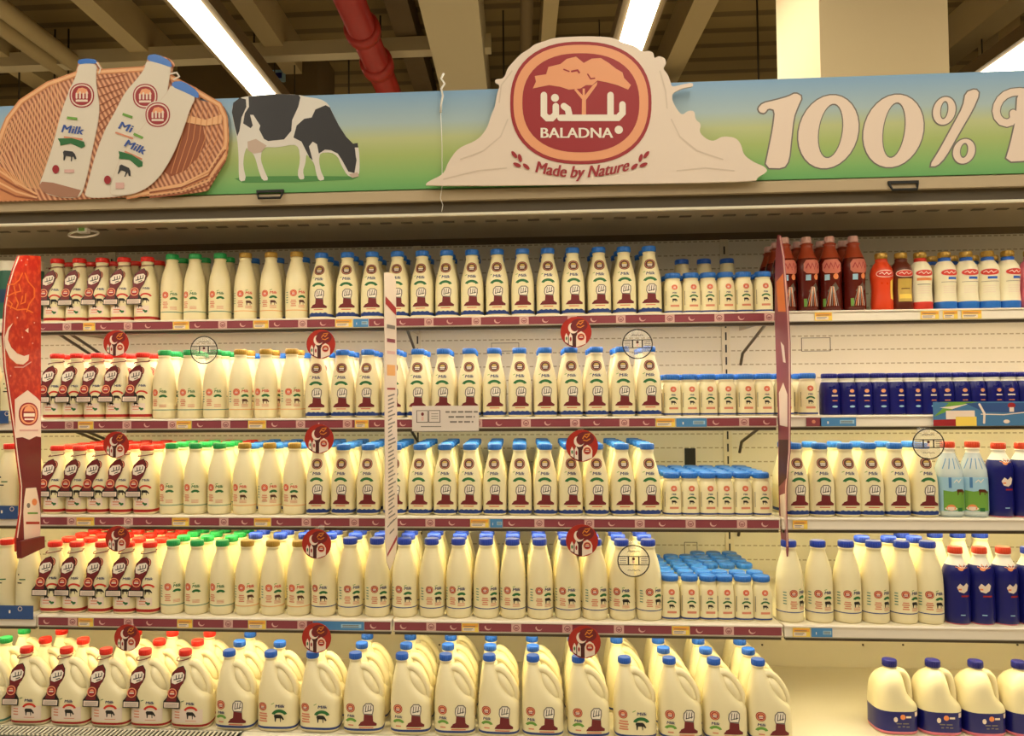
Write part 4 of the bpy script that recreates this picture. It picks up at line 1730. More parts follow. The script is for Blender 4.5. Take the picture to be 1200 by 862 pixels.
def fin_art(a):
    a.stroke([(914, 277), (918, 300), (922, 345), (925, 400), (925.5, 470), (925, 530), (921, 570), (921, 600), (923, 640)], 1.6, 'strip_pink', cap=False)
    a.poly([(910, 330), (918, 320), (921, 365), (912, 365)], 'sign_orange')
    a.poly([(913, 460), (918, 448), (923, 462), (923, 500), (914, 498)], 'ink_cream')
    a.poly([(915, 400), (919, 405), (921, 425), (918, 424)], 'ink_cream')
    a.poly([(913, 515), (924, 515), (922, 560), (913, 570)], 'maroon_dark')
    a.poly([(914, 580), (920, 578), (921, 620), (916, 622)], 'ink_cream')
    return a


banner(XF, fpts, 'narrow red curved divider fin with pale edge beside the dark red bottles', 'divider_banner', 'strip_maroon', fin_art, thick=.004)

# white divider between the two middle bays, turned a little towards the aisle
Pn, Pf = -.425, -.400
yn, yf = 2.575, 2.66
zt, zb = atY(459, 319, 2.6).z, atY(457, 668, 2.6).z
root = empty('divider_strip', (Pn, yn, zb))
tag(root, 'long white printed divider strip hanging between the two middle shelf bays', 'sign')
mb = MB()
dirv = Vector((Pf - Pn, yf - yn, 0))
Ld = dirv.length
dn = dirv.normalized()
nrm = Vector((dn.y, -dn.x, 0))


def dv(u, z, off=0.0):
    p = Vector((Pn, yn, 0)) + dn * (u * Ld) + nrm * off
    p.z = z
    return p


Lz = zt - zb
outl = [(0.0, zt - .004), (.25, zt), (.75, zt), (.96, zt - .02), (1.0, zt - .3), (1.0, zb + .1), (.85, zb + .04), (.35, zb), (.1, zb + .03), (0.0, zb + .1)]
mb.prism([dv(u, z) for u, z in outl], tuple(-nrm * .003), 'divider_print')
part(mb, 'board', root)
a = Art()
a.poly([(.05, zt - .08), (.05, zt - .105), (.95, zt - .135), (.95, zt - .11)], 'logo_red')
for z, h, m_ in ((.17, .012, 'ink_grey'), (.215, .012, 'strip_maroon'), (.255, .01, 'strip_pink'), (.30, .035, 'band_orange'), (.375, .006, 'logo_red')):
    a.rect(.15, zt - z - h, .85, zt - z, m_)
z = zt - .40
while z > zb + .16:
    w = random.uniform(.3, .65)
    a.poly([(.22, z), (.22, z - .005), (.22 + w, z + .002), (.22 + w, z + .007)], 'ink_grey')
    z -= .013
a.stroke([(.1, zb + .14), (.9, zb + .16)], .003, 'ink_black')
for zz, zz2 in ((.15, .10), (.12, .13)):
    a.poly([(.3, zb + zz), (.7, zb + zz + .01), (.7, zb + zz + .004), (.3, zb + zz - .006)], 'ink_grey')
a.poly([(.1, zb + .045), (.1, zb + .055), (.95, zb + .105), (.95, zb + .09)], 'logo_red')
a.e = [(v, f, m_, l) for v, f, m_, l in a.e]
am = a.to_mb(lambda u, z, l: dv(u, z, .0006 + l * .0003))
o = link('lettering', art_mesh('lettering', am), root)
o.matrix_parent_inverse = root.matrix_basis.inverted()

# small white oval sensor under the canopy
c = atY(98, 272, HY + .32)
root = empty('ceiling_sensor', (c.x, c.y, c.z))
tag(root, 'small white oval fitting hanging under the steel canopy above the red-capped bottles', 'sensor')
mb = MB()
mb.tube([(.055 * math.cos(t), .02 * math.sin(t), -.006 + .016 * math.sin(t)) for t in [2 * PI * k / 24 for k in range(25)]], .004, 'wire_white', 6, caps=False)
mb.build('ring', root)
mb = MB()
mb.box(-.018, .018, -.012, .012, -.004, .030, 'wire_white')
mb.build('housing', root)
mb = MB()
mb.box(-.012, .010, -.0135, -.012, .002, .016, 'ink_leaf')
mb.build('sticker', root)

# ------------------------------------------------------------------ header board and cut-outs
YH = HY - .006


def hp(px, py):
    return atY(px, py, YH)


tl = (-60, 126.5)
root = empty('header_board', (0, YH, hp(600, 218).z))
tag(root, 'long printed header board with grazing cow and large lettering above the case', 'sign')
zb_, zt_ = hp(600, 218.5).z, hp(600, 103.5).z
mb = MB()
mb.box(XL, XR, YH, YH + .008, zb_, zt_, 'header_print')
part(mb, 'panel', root)


def Z1(x, y):
    return (x / 3.193, y / 3.193)


def Z2(x, y):
    return (250 + x / 3.191, y / 3.193)


def Z3(x, y):
    return (500 + x / 3.0, y / 3.0)


def Z4(x, y):
    return (850 + x / 3.191, y / 3.193)


def zp(fn, pts):
    return [fn(*p) for p in pts]


def chaikin(P, it=1):
    for _ in range(it):
        Q = []
        for i in range(len(P)):
            a_, b_ = P[i], P[(i + 1) % len(P)]
            Q.append((a_[0] * .78 + b_[0] * .22, a_[1] * .78 + b_[1] * .22))
            Q.append((a_[0] * .22 + b_[0] * .78, a_[1] * .22 + b_[1] * .78))
        P = Q
    return P


# grazing cow
a = Art(flip=True)
a.poly(zp(Z2, [(80, 668), (120, 660), (330, 658), (545, 660), (520, 672), (300, 682), (110, 684)]), 'grass_shade')
a.layer()
cow = [(75, 385), (100, 366), (130, 360), (230, 352), (320, 355), (345, 362), (400, 370), (430, 388), (445, 420), (470, 470), (495, 510), (515, 540), (538, 540), (545, 560), (548, 620), (545, 655),
       (520, 664), (500, 655), (480, 620), (465, 585), (440, 570), (400, 572), (395, 600), (402, 640), (418, 672), (395, 677), (385, 650), (378, 612), (360, 590), (348, 575), (345, 610), (335, 640), (342, 670),
       (322, 672), (315, 650), (325, 600), (320, 552), (300, 540), (240, 552), (190, 550), (180, 570), (178, 600), (192, 640), (208, 674), (184, 676), (170, 640), (160, 600), (150, 575), (130, 562), (125, 550),
       (115, 580), (112, 620), (124, 674), (98, 680), (95, 640), (95, 590), (92, 540), (86, 500), (74, 450), (70, 410)]
a.poly(zp(Z2, chaikin(cow)), 'cow_white')
a.layer()
a.poly(zp(Z2, [(128, 530), (160, 520), (200, 545), (180, 570), (150, 575), (130, 562)]), 'cow_pink')
a.poly(zp(Z2, [(75, 385), (100, 366), (122, 372), (124, 400), (106, 440), (98, 490), (90, 510), (80, 470), (70, 420)]), 'cow_black')
a.poly(zp(Z2, [(132, 362), (230, 352), (320, 356), (326, 365), (318, 400), (295, 450), (292, 490), (265, 522), (205, 528), (190, 520), (172, 485), (176, 470), (150, 430), (138, 430), (148, 470), (140, 480), (112, 462), (118, 425), (134, 400)]), 'cow_black')
a.poly(zp(Z2, [(368, 440), (382, 410), (420, 394), (436, 402), (447, 425), (470, 470), (497, 512), (528, 543), (536, 600), (528, 648), (505, 642), (482, 600), (466, 575), (440, 562), (418, 560), (395, 575), (388, 540), (372, 530),
                        (358, 548), (372, 600), (360, 590), (345, 560), (330, 530), (300, 515), (312, 470), (340, 445)]), 'cow_black')
a.poly(zp(Z2, [(512, 540), (540, 535), (542, 552), (526, 552)]), 'cow_black')
a.layer()
a.poly(zp(Z2, [(530, 556), (540, 562), (543, 600), (534, 590)]), 'cow_white')
a.poly(zp(Z2, [(508, 652), (540, 645), (545, 660), (520, 666)]), 'cow_pink')
am = a.to_mb(lambda x, y, l: hp(x, y) + Vector((0, -(.0006 + l * .0004), 0)))
o = link('cow_print', art_mesh('cow_print', am), root)
o.matrix_parent_inverse = root.matrix_basis.inverted()

# 100% lettering
a = Art(flip=True)
one = [(122, 405), (140, 386), (185, 376), (235, 362), (262, 348), (287, 362), (270, 400), (255, 440), (246, 520), (238, 600), (218, 630), (148, 628), (162, 560), (178, 480), (186, 412), (160, 405), (146, 424), (128, 420)]
pbowl = [(1135, 330), (1200, 330), (1240, 370), (1245, 430), (1210, 470), (1150, 480), (1150, 600), (1045, 606), (1065, 540), (1085, 450), (1092, 345)]
bar = [(898, 346), (935, 333), (950, 350), (925, 410), (872, 500), (822, 590), (790, 622), (762, 622), (800, 562), (850, 470), (888, 400)]


def zell(cx, cy, rx, ry, seg=30, sh=.12):
    return [Z4(cx + rx * math.cos(t) - sh * ry * math.sin(t), cy + ry * math.sin(t)) for t in [2 * PI * k / seg for k in range(seg)]]


def zring(a, o_, i_, mat):
    n = len(o_)
    a.e.append((o_ + i_, [(k, (k + 1) % n, n + (k + 1) % n, n + k) for k in range(n)], mat, a.L))


for g, mt in ((5, 'ink_grey'), (0, 'ink_cream')):
    for P in (chaikin(one), chaikin(pbowl), chaikin(bar)):
        if g:
            a.stroke([Z4(*p) for p in P], 3.4, mt, closed=True)
        else:
            a.poly([Z4(*p) for p in P], mt)
    for cx, cy, rx, ry, ix, iy, jx_ in ((385, 493, 112, 137, 46, 102, 8), (628, 490, 112, 136, 42, 104, 2), (818, 415, 42, 52, 15, 34, 0), (892, 566, 41, 46, 15, 28, 0)):
        zring(a, zell(cx, cy, rx + g, ry + g), zell(cx + jx_, cy - 3, ix - g * .8, iy - g), mt)
    curl = [Z4(1128, 346), Z4(1100, 343), Z4(1070, 346), Z4(1046, 356), Z4(1028, 372), Z4(1016, 394), Z4(1012, 416), Z4(1017, 438), Z4(1032, 455), Z4(1052, 461), Z4(1068, 456), Z4(1078, 442), Z4(1076, 424)]
    a.stroke(curl, 8.6 + (2.4 if g else 0), mt)
    a.layer()
am = a.to_mb(lambda x, y, l: hp(x, y) + Vector((0, -(.0006 + l * .0004), 0)))
o = link('lettering', art_mesh('lettering', am), root)
o.matrix_parent_inverse = root.matrix_basis.inverted()

# milk splash cut-out with the roundel
YS = YH - .03


def sp_(px, py):
    return atY(px, py, YS)


root = empty('splash_sign', (sp_(690, 200).x, YS, sp_(690, 215).z))
tag(root, 'cream milk-splash cut-out sign with maroon tree roundel on the header board', 'sign')
spl = [(-5, 655), (0, 640), (60, 612), (75, 570), (110, 520), (180, 492), (213, 450), (228, 400), (240, 375), (247, 330), (258, 298), (240, 290), (242, 278), (272, 276), (284, 240), (300, 222), (330, 190), (360, 172), (380, 155), (410, 146), (450, 132),
       (560, 127), (640, 130), (668, 138), (690, 150), (730, 160), (760, 182), (780, 178), (798, 185), (800, 206), (815, 196), (838, 204), (842, 225), (830, 240), (848, 262), (858, 290), (862, 306), (900, 296), (935, 290), (938, 304), (905, 308), (865, 325),
       (862, 350), (880, 385), (898, 405), (920, 388), (942, 390), (945, 420), (965, 435), (958, 465), (985, 490), (1010, 496), (1040, 478), (1085, 483), (1105, 505), (1115, 545), (1150, 570), (1188, 585), (1200, 602), (1165, 622), (1155, 640)]
mb = MB()
mb.prism([sp_(*Z3(*p)) for p in chaikin(spl, 2)], (0, .008, 0), 'splash_cream')
part(mb, 'board', root)
# mounting blocks to the header
mb = MB()
for px, py in ((600, 150), (760, 150), (680, 200)):
    c = sp_(px, py)
    mb.box(c.x - .02, c.x + .02, YS + .008, YH, c.z - .02, c.z + .02, 'fascia_beige')
part(mb, 'mount', root)
a = Art(flip=True)
for p in ([(120, 560), (200, 530), (260, 480), (285, 420)], [(860, 420), (890, 480), (950, 530), (1040, 560)], [(60, 630), (180, 600), (280, 590)], [(880, 600), (980, 590), (1080, 600)], [(255, 360), (262, 300), (300, 250)], [(820, 250), (840, 320), (845, 380)]):
    a.stroke(zp(Z3, p), 1.6, 'splash_fold')
a.layer()
a.ell(*Z3(542, 362), 82.8, 71.8, 'logo_red', 2.35, 56).layer()
a.ell(*Z3(542, 362), 79, 68, 'peach', 2.35, 56).layer()
a.ell(*Z3(542, 362), 68.5, 58, 'logo_red', 2.35, 56)
a.layer()
a.poly(zp(Z3, [(373, 312), (384, 288), (380, 268), (420, 262), (428, 236), (470, 226), (492, 208), (525, 200), (552, 222), (580, 207), (612, 205), (640, 222), (665, 242), (688, 255), (694, 275), (718, 300), (708, 316), (670, 300), (632, 290),
                     (600, 284), (582, 300), (560, 300), (540, 312), (500, 316), (470, 306), (430, 300), (400, 306)]), 'peach')
a.poly(zp(Z3, [(545, 405), (546, 350), (518, 316), (526, 312), (548, 336), (548, 312), (556, 312), (556, 336), (584, 300), (600, 288), (598, 300), (560, 352), (560, 405)]), 'peach')
a.layer()
a.stroke(zp(Z3, [(482, 245), (500, 252)]), 1.6, 'logo_red')
a.stroke(zp(Z3, [(510, 252), (530, 248), (536, 256)]), 2.2, 'logo_red')
a.stroke(zp(Z3, [(566, 262), (576, 278), (590, 276)]), 1.6, 'logo_red')
W = 7.6
for p in ([(688, 368), (688, 398), (672, 415), (470, 415)], [(646, 335), (646, 412)], [(482, 374), (496, 384), (500, 400), (500, 412)], [(454, 374), (454, 402), (440, 416), (424, 416), (412, 404), (412, 335)]):
    a.stroke(zp(Z3, p), W, 'ink_white')
a.ell(*Z3(451, 345), 4.6, 4.6, 'ink_white')
a.ell(*Z3(675, 457), 4.8, 4.8, 'ink_white')
bx, by = Z3(528, 485)
a.text('BALADNA', bx, by, 17.0, 'ink_white', 0, w=84)
# script line, gently sagging
cx_, cy_ = Z3(545, 612)


def sag(X, Y):
    u = X / 55.0
    return (cx_ + X, cy_ - 7.5 * u * u + 4.0 - Y - u * 1.0)


a.text('Made by Nature', 0, 0, 19.5, 'logo_red', .25, w=108, fn=sag)
for ox, sgx in ((328, 1), (752, -1)):
    for (dx, dy, r0) in ((-20, -18, .9), (0, -6, 1.3), (-10, 18, .4), (22, 24, 0.7)):
        c = Z3(ox + sgx * dx, 562 + dy)
        a.ell(c[0], c[1], 5.0, 2.2, 'logo_red', rot=sgx * r0, seg=14)
am = a.to_mb(lambda x, y, l: sp_(x, y) + Vector((0, -(.0006 + l * .0004), 0)))
o = link('roundel_print', art_mesh('roundel_print', am), root)
o.matrix_parent_inverse = root.matrix_basis.inverted()

# basket cut-out with three printed bottles
YK = YH - .014


def kp(px, py):
    return atY(px, py, YK)


root = empty('basket_sign', (kp(130, 200).x, YK, kp(130, 232).z))
tag(root, 'printed cut-out sign of a wicker basket holding three milk bottles', 'sign')
bask = [(-40, 620), (-20, 560), (0, 515), (30, 440), (80, 375), (130, 335), (180, 308), (250, 282), (268, 275), (285, 270), (292, 225), (320, 218), (362, 222), (382, 262), (420, 260), (540, 252), (556, 212), (580, 205), (630, 215), (655, 238), (640, 262), (650, 300), (680, 305), (735, 325), (752, 350),
        (742, 372), (770, 380), (800, 385), (835, 392), (850, 430), (856, 500), (852, 580), (820, 640), (790, 690), (770, 722), (330, 745), (40, 752), (-40, 756)]
mb = MB()
mb.prism([kp(*Z1(*p)) for p in chaikin(bask, 2)], (0, .006, 0), 'weave_print')
part(mb, 'board', root)
a = Art(flip=True)
a.poly(zp(Z1, [(-40, 640), (0, 620), (60, 660), (120, 720), (130, 748), (0, 752), (-40, 756)]), 'basket_wicker')
a.poly(zp(Z1, [(640, 420), (700, 430), (760, 470), (770, 540), (740, 590), (690, 640), (640, 660), (610, 640)]), 'basket_dark')
a.layer()
rim = [(-40, 640), (0, 520), (30, 445), (80, 380), (180, 315), (290, 276), (420, 266), (540, 258), (640, 290), (740, 345), (820, 392), (842, 440), (846, 520), (838, 590), (790, 650), (700, 690), (600, 712), (480, 735)]
for off, w, mt in ((0, 6.5, 'basket_wicker'), (0, 3.2, 'basket_light')):
    a.stroke(zp(Z1, rim), w, mt)
    a.layer()
for i in range(22):
    t = i / 21.0
    x0, y0 = 20 + 200 * t, 480 - 180 * t
    a.stroke(zp(Z1, [(x0, y0), (x0 - 40 + 60 * t, y0 + 120), (60 + 90 * t, 690 + 20 * t)]), .8, 'basket_light', cap=False)
for i in range(10):
    t = i / 9.0
    a.stroke(zp(Z1, [(360 + 10 * t, 300 + 300 * t), (420, 290 + 240 * t), (470 - 40 * t, 280 + 220 * t)]), 1.0, 'basket_dark', cap=False)
    a.stroke(zp(Z1, [(690, 430 + 25 * t), (770, 450 + 20 * t), (830, 430 + 30 * t)]), 1.0, 'basket_light', cap=False)
for i in range(7):
    a.stroke(zp(Z1, [(700 + i * 20, 400), (680 + i * 22, 520), (640 + i * 20, 650)]), 1.0, 'basket_wicker', cap=False)
for k in range(4):
    a.stroke(zp(Z1, [(0, 640 + k * 22), (60, 680 + k * 18), (140, 728 + k * 6)]), 2.2, ('basket_light', 'basket_dark')[k % 2], cap=False)
    a.stroke(zp(Z1, [(560, 712 + k * 9), (680, 690 + k * 12), (780, 640 + k * 18), (845, 540 + k * 20)]), 2.0, ('basket_light', 'basket_dark')[k % 2], cap=False)
a.layer()
b1 = [(296, 238), (290, 280), (262, 340), (232, 420), (205, 530), (170, 640), (148, 695), (170, 722), (225, 738), (290, 740), (308, 722), (328, 650), (345, 560), (365, 470), (373, 400), (362, 335), (358, 285), (364, 240)]
b2 = [(552, 226), (545, 260), (515, 300), (470, 350), (435, 420), (395, 490), (362, 580), (345, 640), (330, 700), (318, 742), (480, 734), (560, 690), (600, 640), (640, 500), (620, 380), (640, 262), (640, 252)]
b3 = [(646, 318), (630, 350), (585, 400), (560, 450), (505, 520), (450, 600), (420, 690), (415, 734), (500, 728), (560, 700), (605, 655), (650, 580), (690, 480), (712, 410), (738, 360)]
for i, (bp_, cap, lg, mk, ang) in enumerate(((b1, [(292, 226), (325, 219), (362, 224), (364, 240), (330, 238), (294, 242)], (308, 358), (272, 500), -.10),
                                             (b2, [(556, 208), (590, 204), (640, 230), (648, 256), (600, 240), (553, 228)], (546, 362), (468, 490), -.35),
                                             (b3, [(650, 308), (690, 306), (745, 345), (748, 374), (700, 350), (645, 326)], (594, 432), (505, 565), -.45))):
    bp_ = chaikin(bp_, 2)
    cap = chaikin(cap, 1)
    a.stroke(zp(Z1, bp_), 1.4, 'splash_fold', closed=True)
    a.layer()
    a.poly(zp(Z1, bp_), 'print_bottle').layer()
    a.poly(zp(Z1, cap), 'cap_blue')
    if i == 0:
        a.poly(zp(Z1, [(158, 680), (200, 684), (260, 700), (305, 712), (290, 740), (225, 738), (165, 720), (148, 697)]), 'print_bottle_foot')
        a.stroke(zp(Z1, [(364, 236), (378, 256), (372, 275)]), 1.6, 'print_bottle')
    c = Z1(*lg)
    a.ell(c[0], c[1], 16 if i != 2 else 15.5, 16, 'print_bottle', 2.2).layer()
    a.ell(c[0], c[1], 14.5, 14.5, 'logo_red', 2.2).layer()
    a.ell(c[0], c[1], 13, 13, 'ink_cream', 2.2).layer()
    a.ell(c[0], c[1], 11.5, 11.5, 'logo_red', 2.2).layer()
    a.poly([(c[0] - 7, c[1] - 2), (c[0] - 4, c[1] - 8), (c[0] + 1, c[1] - 9), (c[0] + 6, c[1] - 7), (c[0] + 8, c[1] - 2)], 'peach')
    for q in range(4):
        a.stroke([(c[0] - 6 + q * 4, c[1] - 2 - (q % 2) * 1.5), (c[0] - 6 + q * 4, c[1] + 3)], 2.2, 'ink_cream')
    a.rect(c[0] - 7, c[1] + 5, c[0] + 7, c[1] + 7.5, 'ink_cream')
    c = Z1(*mk)
    th = {0: .12, 1: .33, 2: .42}[i]

    def rotf(X, Y, c=c, th=th):
        y_ = -Y
        return (c[0] + X * math.cos(th) - y_ * math.sin(th), c[1] + X * math.sin(th) + y_ * math.cos(th))
    a.text('Milk' if i != 1 else 'Mi', 0, 0, 13, 'ink_blue', .2, w=25 if i != 1 else 15, fn=rotf)
    for dx, dy, w, h, mt in ((-2, -6 - 13, 12, 3, 'ink_leaf'), (2, 4.5, 22, 2, 'ink_pinktext')):
        a.poly([rotf(dx - w / 2, -dy), rotf(dx + w / 2, -dy), rotf(dx + w / 2, -dy - h), rotf(dx - w / 2, -dy - h)], mt)
    if i != 1:
        a.poly([rotf(-16, -8), rotf(0, -5.5), rotf(15, -8), rotf(17, -13), rotf(13, -16), rotf(0, -12), rotf(-12, -16), rotf(-13, -12)], 'ink_green')
        cw = cow_small('cow_black')
        for v, f, m_, l in cw.e:
            a.e.append(([rotf(x * 8, -27 + y * 8) for x, y in v], f, m_, a.L))
        a.ell(*rotf(-14, -44), 4, 5, 'logo_red')
        a.rect(*rotf(-4, -43), *rotf(8, -45.5), 'strip_pink')
    a.layer()
a.stroke(zp(Z1, [(640, 280), (665, 275), (675, 290), (655, 300)]), 1.8, 'print_bottle')
am = a.to_mb(lambda x, y, l: kp(x, y) + Vector((0, -(.0006 + l * .0003), 0)))
o = link('basket_print', art_mesh('basket_print', am), root)
o.matrix_parent_inverse = root.matrix_basis.inverted()

# knotted cord hanging over the board
YC = YH - .012
root = empty('hanging_cord', atY(518, 230, YC))
tag(root, 'thin knotted white cord tied over the header board beside the splash sign', 'cord')
mb = MB()
mb.tube([atY(*p, YC) for p in ((520, 86), (517, 92), (521, 98), (517, 104), (519, 112), (517, 122), (516.5, 132))], .0035, 'wire_white', 6)
mb.tube([atY(*p, YC) for p in ((516.5, 132), (518, 170), (518, 219), (516, 232), (519, 240), (517.5, 248))], .0012, 'wire_white', 6)
part(mb, 'cord', root)

# ------------------------------------------------------------------ store shell
ZCE = EYE + 3.3


def struct(name, mb):
    o = mb.build(name)
    o['kind'] = 'structure'
    return o


WL, WR, WB, WF = -9.0, 9.0, 13.0, -4.5
mb = MB()
mb.box(WL, WR, WF, WB, -.1, 0, 'floor_tile')
struct('floor', mb)
mb = MB()
mb.box(WL, WR, WF, WB, ZCE, ZCE + .1, 'corrugated_deck')
struct('ceiling', mb)
mb = MB()
mb.box(WL, WR, WB, WB + .1, 0, ZCE, 'wall_paint')
struct('wall_back', mb)
mb = MB()
mb.box(WL - .1, WL, WF, WB, 0, ZCE, 'wall_paint')
struct('wall_left', mb)
mb = MB()
mb.box(WR, WR + .1, WF, WB, 0, ZCE, 'wall_paint')
struct('wall_right', mb)
mb = MB()
mb.box(WL, WR, WF - .1, WF, 0, ZCE, 'wall_paint')
struct('wall_front', mb)

# square column
yc = 4.25
x0, x1 = atY(961, 60, yc).x, atY(1112, 60, yc).x
mb = MB()
mb.box(x0, x1, yc, yc + .68, 0, ZCE, 'column_paint')
mb.box(x0 - .004, x1 + .004, yc - .004, yc + .684, 0, .1, 'fascia_dark')
struct('trim_1', mb)

bn = 0


def beam(px0, px1, pyref, H, depth, y0, y1, mat, name='ceiling_beam', label=None, cat='beam', group='ceiling beams'):
    """girder running along Y whose underside (H over the eye) spans px0..px1 at image row pyref"""
    a_, b_ = atZ(px0, pyref, EYE + H), atZ(px1, pyref, EYE + H)
    mb = MB()
    mb.box(a_.x, b_.x, y0, y1, EYE + H, EYE + H + depth, mat)
    o = mb.build(name)
    return tag(o, label, cat, group)


def struct_beam(*a_, **k):
    global bn
    bn += 1
    o = beam(*a_, **k)
    o.name = 'trim_%d' % (bn + 1)
    for q in ('label', 'category', 'group'):
        if q in o:
            del o[q]
    o['kind'] = 'structure'
    return o


struct_beam(491, 560.5, 5, 2.75, .5, 1.0, 12.9, 'paint_beige')
struct_beam(86, 112, 3, 3.0, .3, 1.0, 8.2, 'pipe_beige')
struct_beam(272, 298, 3, 3.0, .3, 1.0, 8.0, 'pipe_beige')
struct_beam(450, 478, 3, 3.05, .2, 1.0, 8.4, 'duct_brown')
struct_beam(637, 655, 3, 3.0, .3, 1.0, 9.5, 'pipe_beige')
struct_beam(812, 841, 3, 3.0, .3, 1.0, 8.0, 'pipe_beige')
struct_beam(1180, 1215, 3, 3.0, .3, 1.0, 8.5, 'pipe_beige')
struct_beam(-120, -85, 3, 3.0, .3, 1.0, 8.5, 'pipe_beige')
# cross girders along X
for yb_, h, dp, x_a, x_b, mt in ((6.7, 2.92, .12, WL, -.2, 'paint_beige'), (7.6, 2.75, .10, -.1, WR, 'duct_brown'), (8.1, 2.55, .5, WL, WR, 'duct_brown'), (5.9, 3.02, .1, 2.6, WR, 'pipe_beige')):
    mb = MB()
    mb.box(x_a, x_b, yb_, yb_ + .14, EYE + h, EYE + h + dp, mt)
    bn += 1
    struct('trim_%d' % (bn + 1), mb)
# vertical partition of the big service duct (left) and stub post
mb = MB()
p0, p1 = atY(238, 66, 8.0), atY(392, 66, 8.0)
mb.box(p0.x, p1.x, 7.3, 8.0, atY(300, 112, 7.3).z - .4, ZCE, 'duct_brown')
bn += 1
struct('trim_%d' % (bn + 1), mb)
mb = MB()
p0, p1 = atY(318, 82, 7.28), atY(334, 95, 7.28)
mb.box(p0.x, p1.x, 7.28, 7.301, p1.z, p0.z, 'sky_print')
mb.box(p0.x + .03, p1.x - .03, 7.274, 7.281, p1.z + .03, p0.z - .03, 'sleeve_navy')
o = mb.build('duct_sticker')
tag(o, 'small pale sticker with dark centre on the brown service duct', 'sticker')
mb = MB()
p0, p1 = atY(1170, 38, 7.0), atY(1196, 38, 7.0)
mb.box(p0.x, p1.x, 7.0, 7.3, EYE + 2.3, ZCE, 'pipe_beige')
bn += 1
struct('trim_%d' % (bn + 1), mb)
mb = MB()
p0, p1 = atY(0, 95, 7.4), atY(150, 95, 7.4)
mb.box(WL, p0.x + .9, 7.4, 8.0, EYE + 2.2, EYE + 2.66, 'pipe_beige')
bn += 1
struct('trim_%d' % (bn + 1), mb)


def pipe(px, py, H, r, y0, y1, mat, label, coup=(), group=None, name='ceiling_pipe'):
    c = atZ(px, py, EYE + H)
    root = empty(name, (c.x, y0, c.z))
    tag(root, label, 'pipe', group)
    mb = MB()
    mb.tube([(c.x, y0, c.z), (c.x, (y0 + y1) / 2, c.z), (c.x, y1, c.z)], r, mat, 20)
    part(mb, 'pipe', root)
    for yc_, w in coup:
        mb = MB()
        mb.tube([(c.x, yc_, c.z), (c.x, yc_ + .02, c.z), (c.x, yc_ + w - .02, c.z), (c.x, yc_ + w, c.z)], [r * 1.1, r * 1.28, r * 1.28, r * 1.1], mat, 20)
        part(mb, 'coupling', root)
    return c


pipe(411, 3, 2.7, .105, 3.0, 12.9, 'pipe_red', 'thick red sprinkler pipe running back under the ceiling beside the wide beam', ((5.75, .12), (6.35, .16)))
pipe(16, 20, 2.95, .07, 2.0, 8.0, 'pipe_beige', 'upper of two parallel beige pipes under the ceiling behind the basket sign', (), 'twin beige pipes')
pipe(-14, 20, 2.95, .07, 2.0, 8.0, 'pipe_beige', 'lower of two parallel beige pipes under the ceiling behind the basket sign', (), 'twin beige pipes')
pipe(617, 20, 2.95, .05, 2.0, 12.0, 'duct_brown', 'slim brown pipe under the ceiling between wide beam and lamp', ())
for i, (y_, h) in enumerate(((7.9, 2.4), (8.05, 2.3))):
    mb = MB()
    mb.tube([(-.1, y_ - .4, EYE + h + .25), (WR, y_ - .4, EYE + h + .25)], .05, 'rod_dark', 10)
    o = mb.build('cross_pipe')
    tag(o, ('upper' if i == 0 else 'lower') + ' dark cross pipe behind the square column under the ceiling', 'pipe', 'dark cross pipes')
# hanger rods
for i, px in enumerate((27, 68, 84, 300, 410, 447, 590, 886)):
    c = atY(px, 50, 6.9)
    mb = MB()
    mb.tube([(c.x, 6.85, EYE + 2.3), (c.x, 6.85, ZCE)], .008, 'rod_dark', 6)
    o = mb.build('hanger_rod')
    tag(o, f'thin dark hanger rod under the ceiling, {ORD[i]} counted from the basket sign', 'rod', 'hanger rods under the ceiling')

# ------------------------------------------------------------------ lamps
LC = (1.0, .90, .72)
HL = 2.5


def area(name, loc, sx, sy, power, color, rot=(0, 0, 0), spread=None):
    l = bpy.data.lights.new(name, 'AREA')
    l.shape = 'RECTANGLE'
    l.size, l.size_y = sx, sy
    l.energy = power
    l.color = color
    if spread:
        l.spread = spread
    o = bpy.data.objects.new(name, l)
    COL.objects.link(o)
    o.location = loc
    o.rotation_euler = rot
    return o


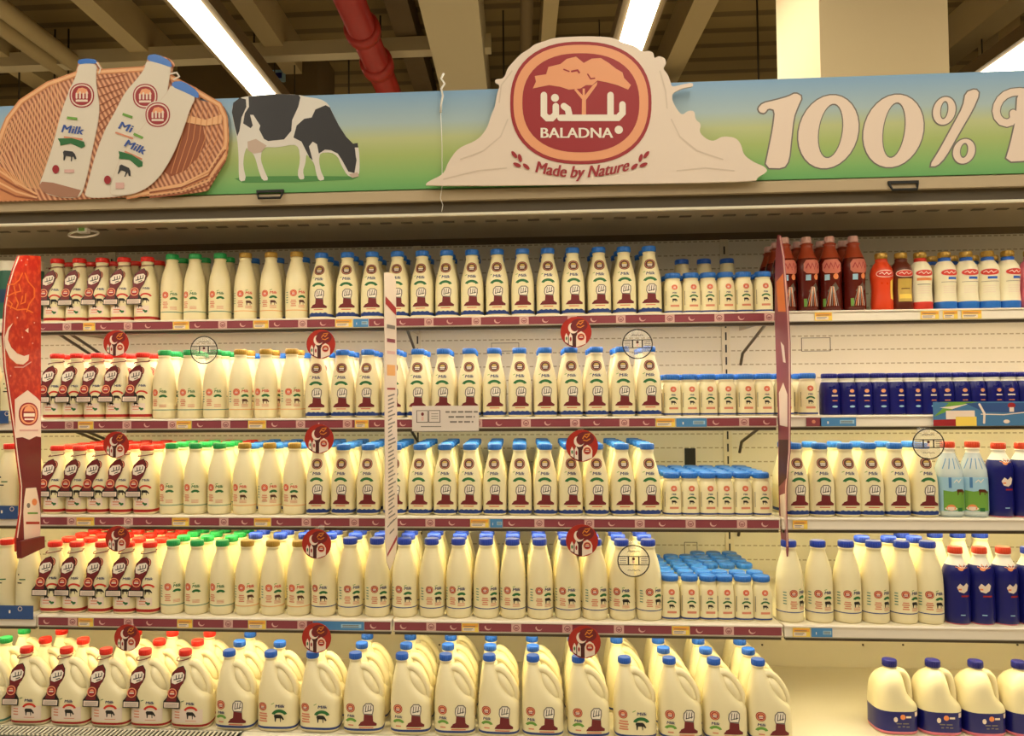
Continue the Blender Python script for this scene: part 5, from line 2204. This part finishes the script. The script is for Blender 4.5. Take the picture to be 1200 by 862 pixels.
for i, (pa, pb) in enumerate(((198.5, 233), (740, 773), (1196, 1232))):
    pyr = 2 if i < 2 else 50
    if i == 2:
        pa, pb = 1203, 1252
    a_, b_ = atZ(pa, pyr, EYE + HL), atZ(pb, pyr, EYE + HL)
    w = b_.x - a_.x
    root = empty('ceiling_strip_light', ((a_.x + b_.x) / 2, 1.5, EYE + HL))
    tag(root, ('glowing ceiling strip lamp behind the basket sign and cow print', 'glowing ceiling strip lamp behind the splash sign', 'glowing ceiling strip lamp beyond the square column')[i], 'lamp', 'ceiling strip lamps')
    mb = MB()
    ye = 7.2 if i == 0 else 12.0
    mb.box(a_.x, b_.x, -3.5, ye, EYE + HL, EYE + HL + .02, 'tube_glow')
    part(mb, 'diffuser', root)
    mb = MB()
    mb.extrude_x([(-3.5, EYE + HL + .021), (ye, EYE + HL + .021), (ye, EYE + HL + .12), (-3.5, EYE + HL + .12)], a_.x - .05, b_.x + .05, 'duct_brown')
    part(mb, 'housing', root)
    mb = MB()
    for y_ in (0, 2.5, 5, 7.1):
        for sx in (a_.x, b_.x):
            mb.tube([(sx, y_, EYE + HL + .1), (sx, y_, ZCE)], .006, 'rod_dark', 6)
    part(mb, 'suspension', root)
    # light thrown by the lamp over the aisle
    area('aisle_strip', ((a_.x + b_.x) / 2, -.6, EYE + HL - .03), .2, 5.0, 62, LC)
# same row of lamps continues over the other side
area('aisle_strip', (-5.2, -.6, EYE + HL - .03), .2, 5.0, 60, LC)
for x_ in (-2.3, .8, 3.8, -5.2):
    area('store_strip', (x_, 7.5, EYE + HL - .03), .2, 7.0, 95, LC)

# added canopy light to brighten the top shelf, then the shelf lamps
area('added_canopy_light', (0, HY + .035, zlip + .026), 4.9, .02, 13, (1.0, .88, .64), (math.radians(0), 0, 0))
COLS = [(1.0, .85, .72), (1.0, .87, .46), (1.0, .86, .42), (1.0, .85, .44)]
POW = [3.6, 3.2, 3.2, 2.3]
for s in range(4):
    for b_ in range(4):
        x0, x1 = BAY[s][b_]
        area('shelf_strip', ((x0 + x1) / 2, YR[s] + .075, ZS[s] - .03), (x1 - x0) - .06, .03, POW[s] * (x1 - x0) / 1.3, COLS[s], (math.radians(12), 0, 0))

w = bpy.data.worlds.new('world')
SC.world = w
w.use_nodes = True
w.node_tree.nodes['Background'].inputs['Color'].default_value = (1.0, .85, .6, 1)
w.node_tree.nodes['Background'].inputs['Strength'].default_value = .05

SC.view_settings.view_transform = 'Standard'
SC.view_settings.look = 'None'
SC.view_settings.gamma = 1
SC.view_settings.use_curve_mapping = False
SC.view_settings.exposure = 0.0
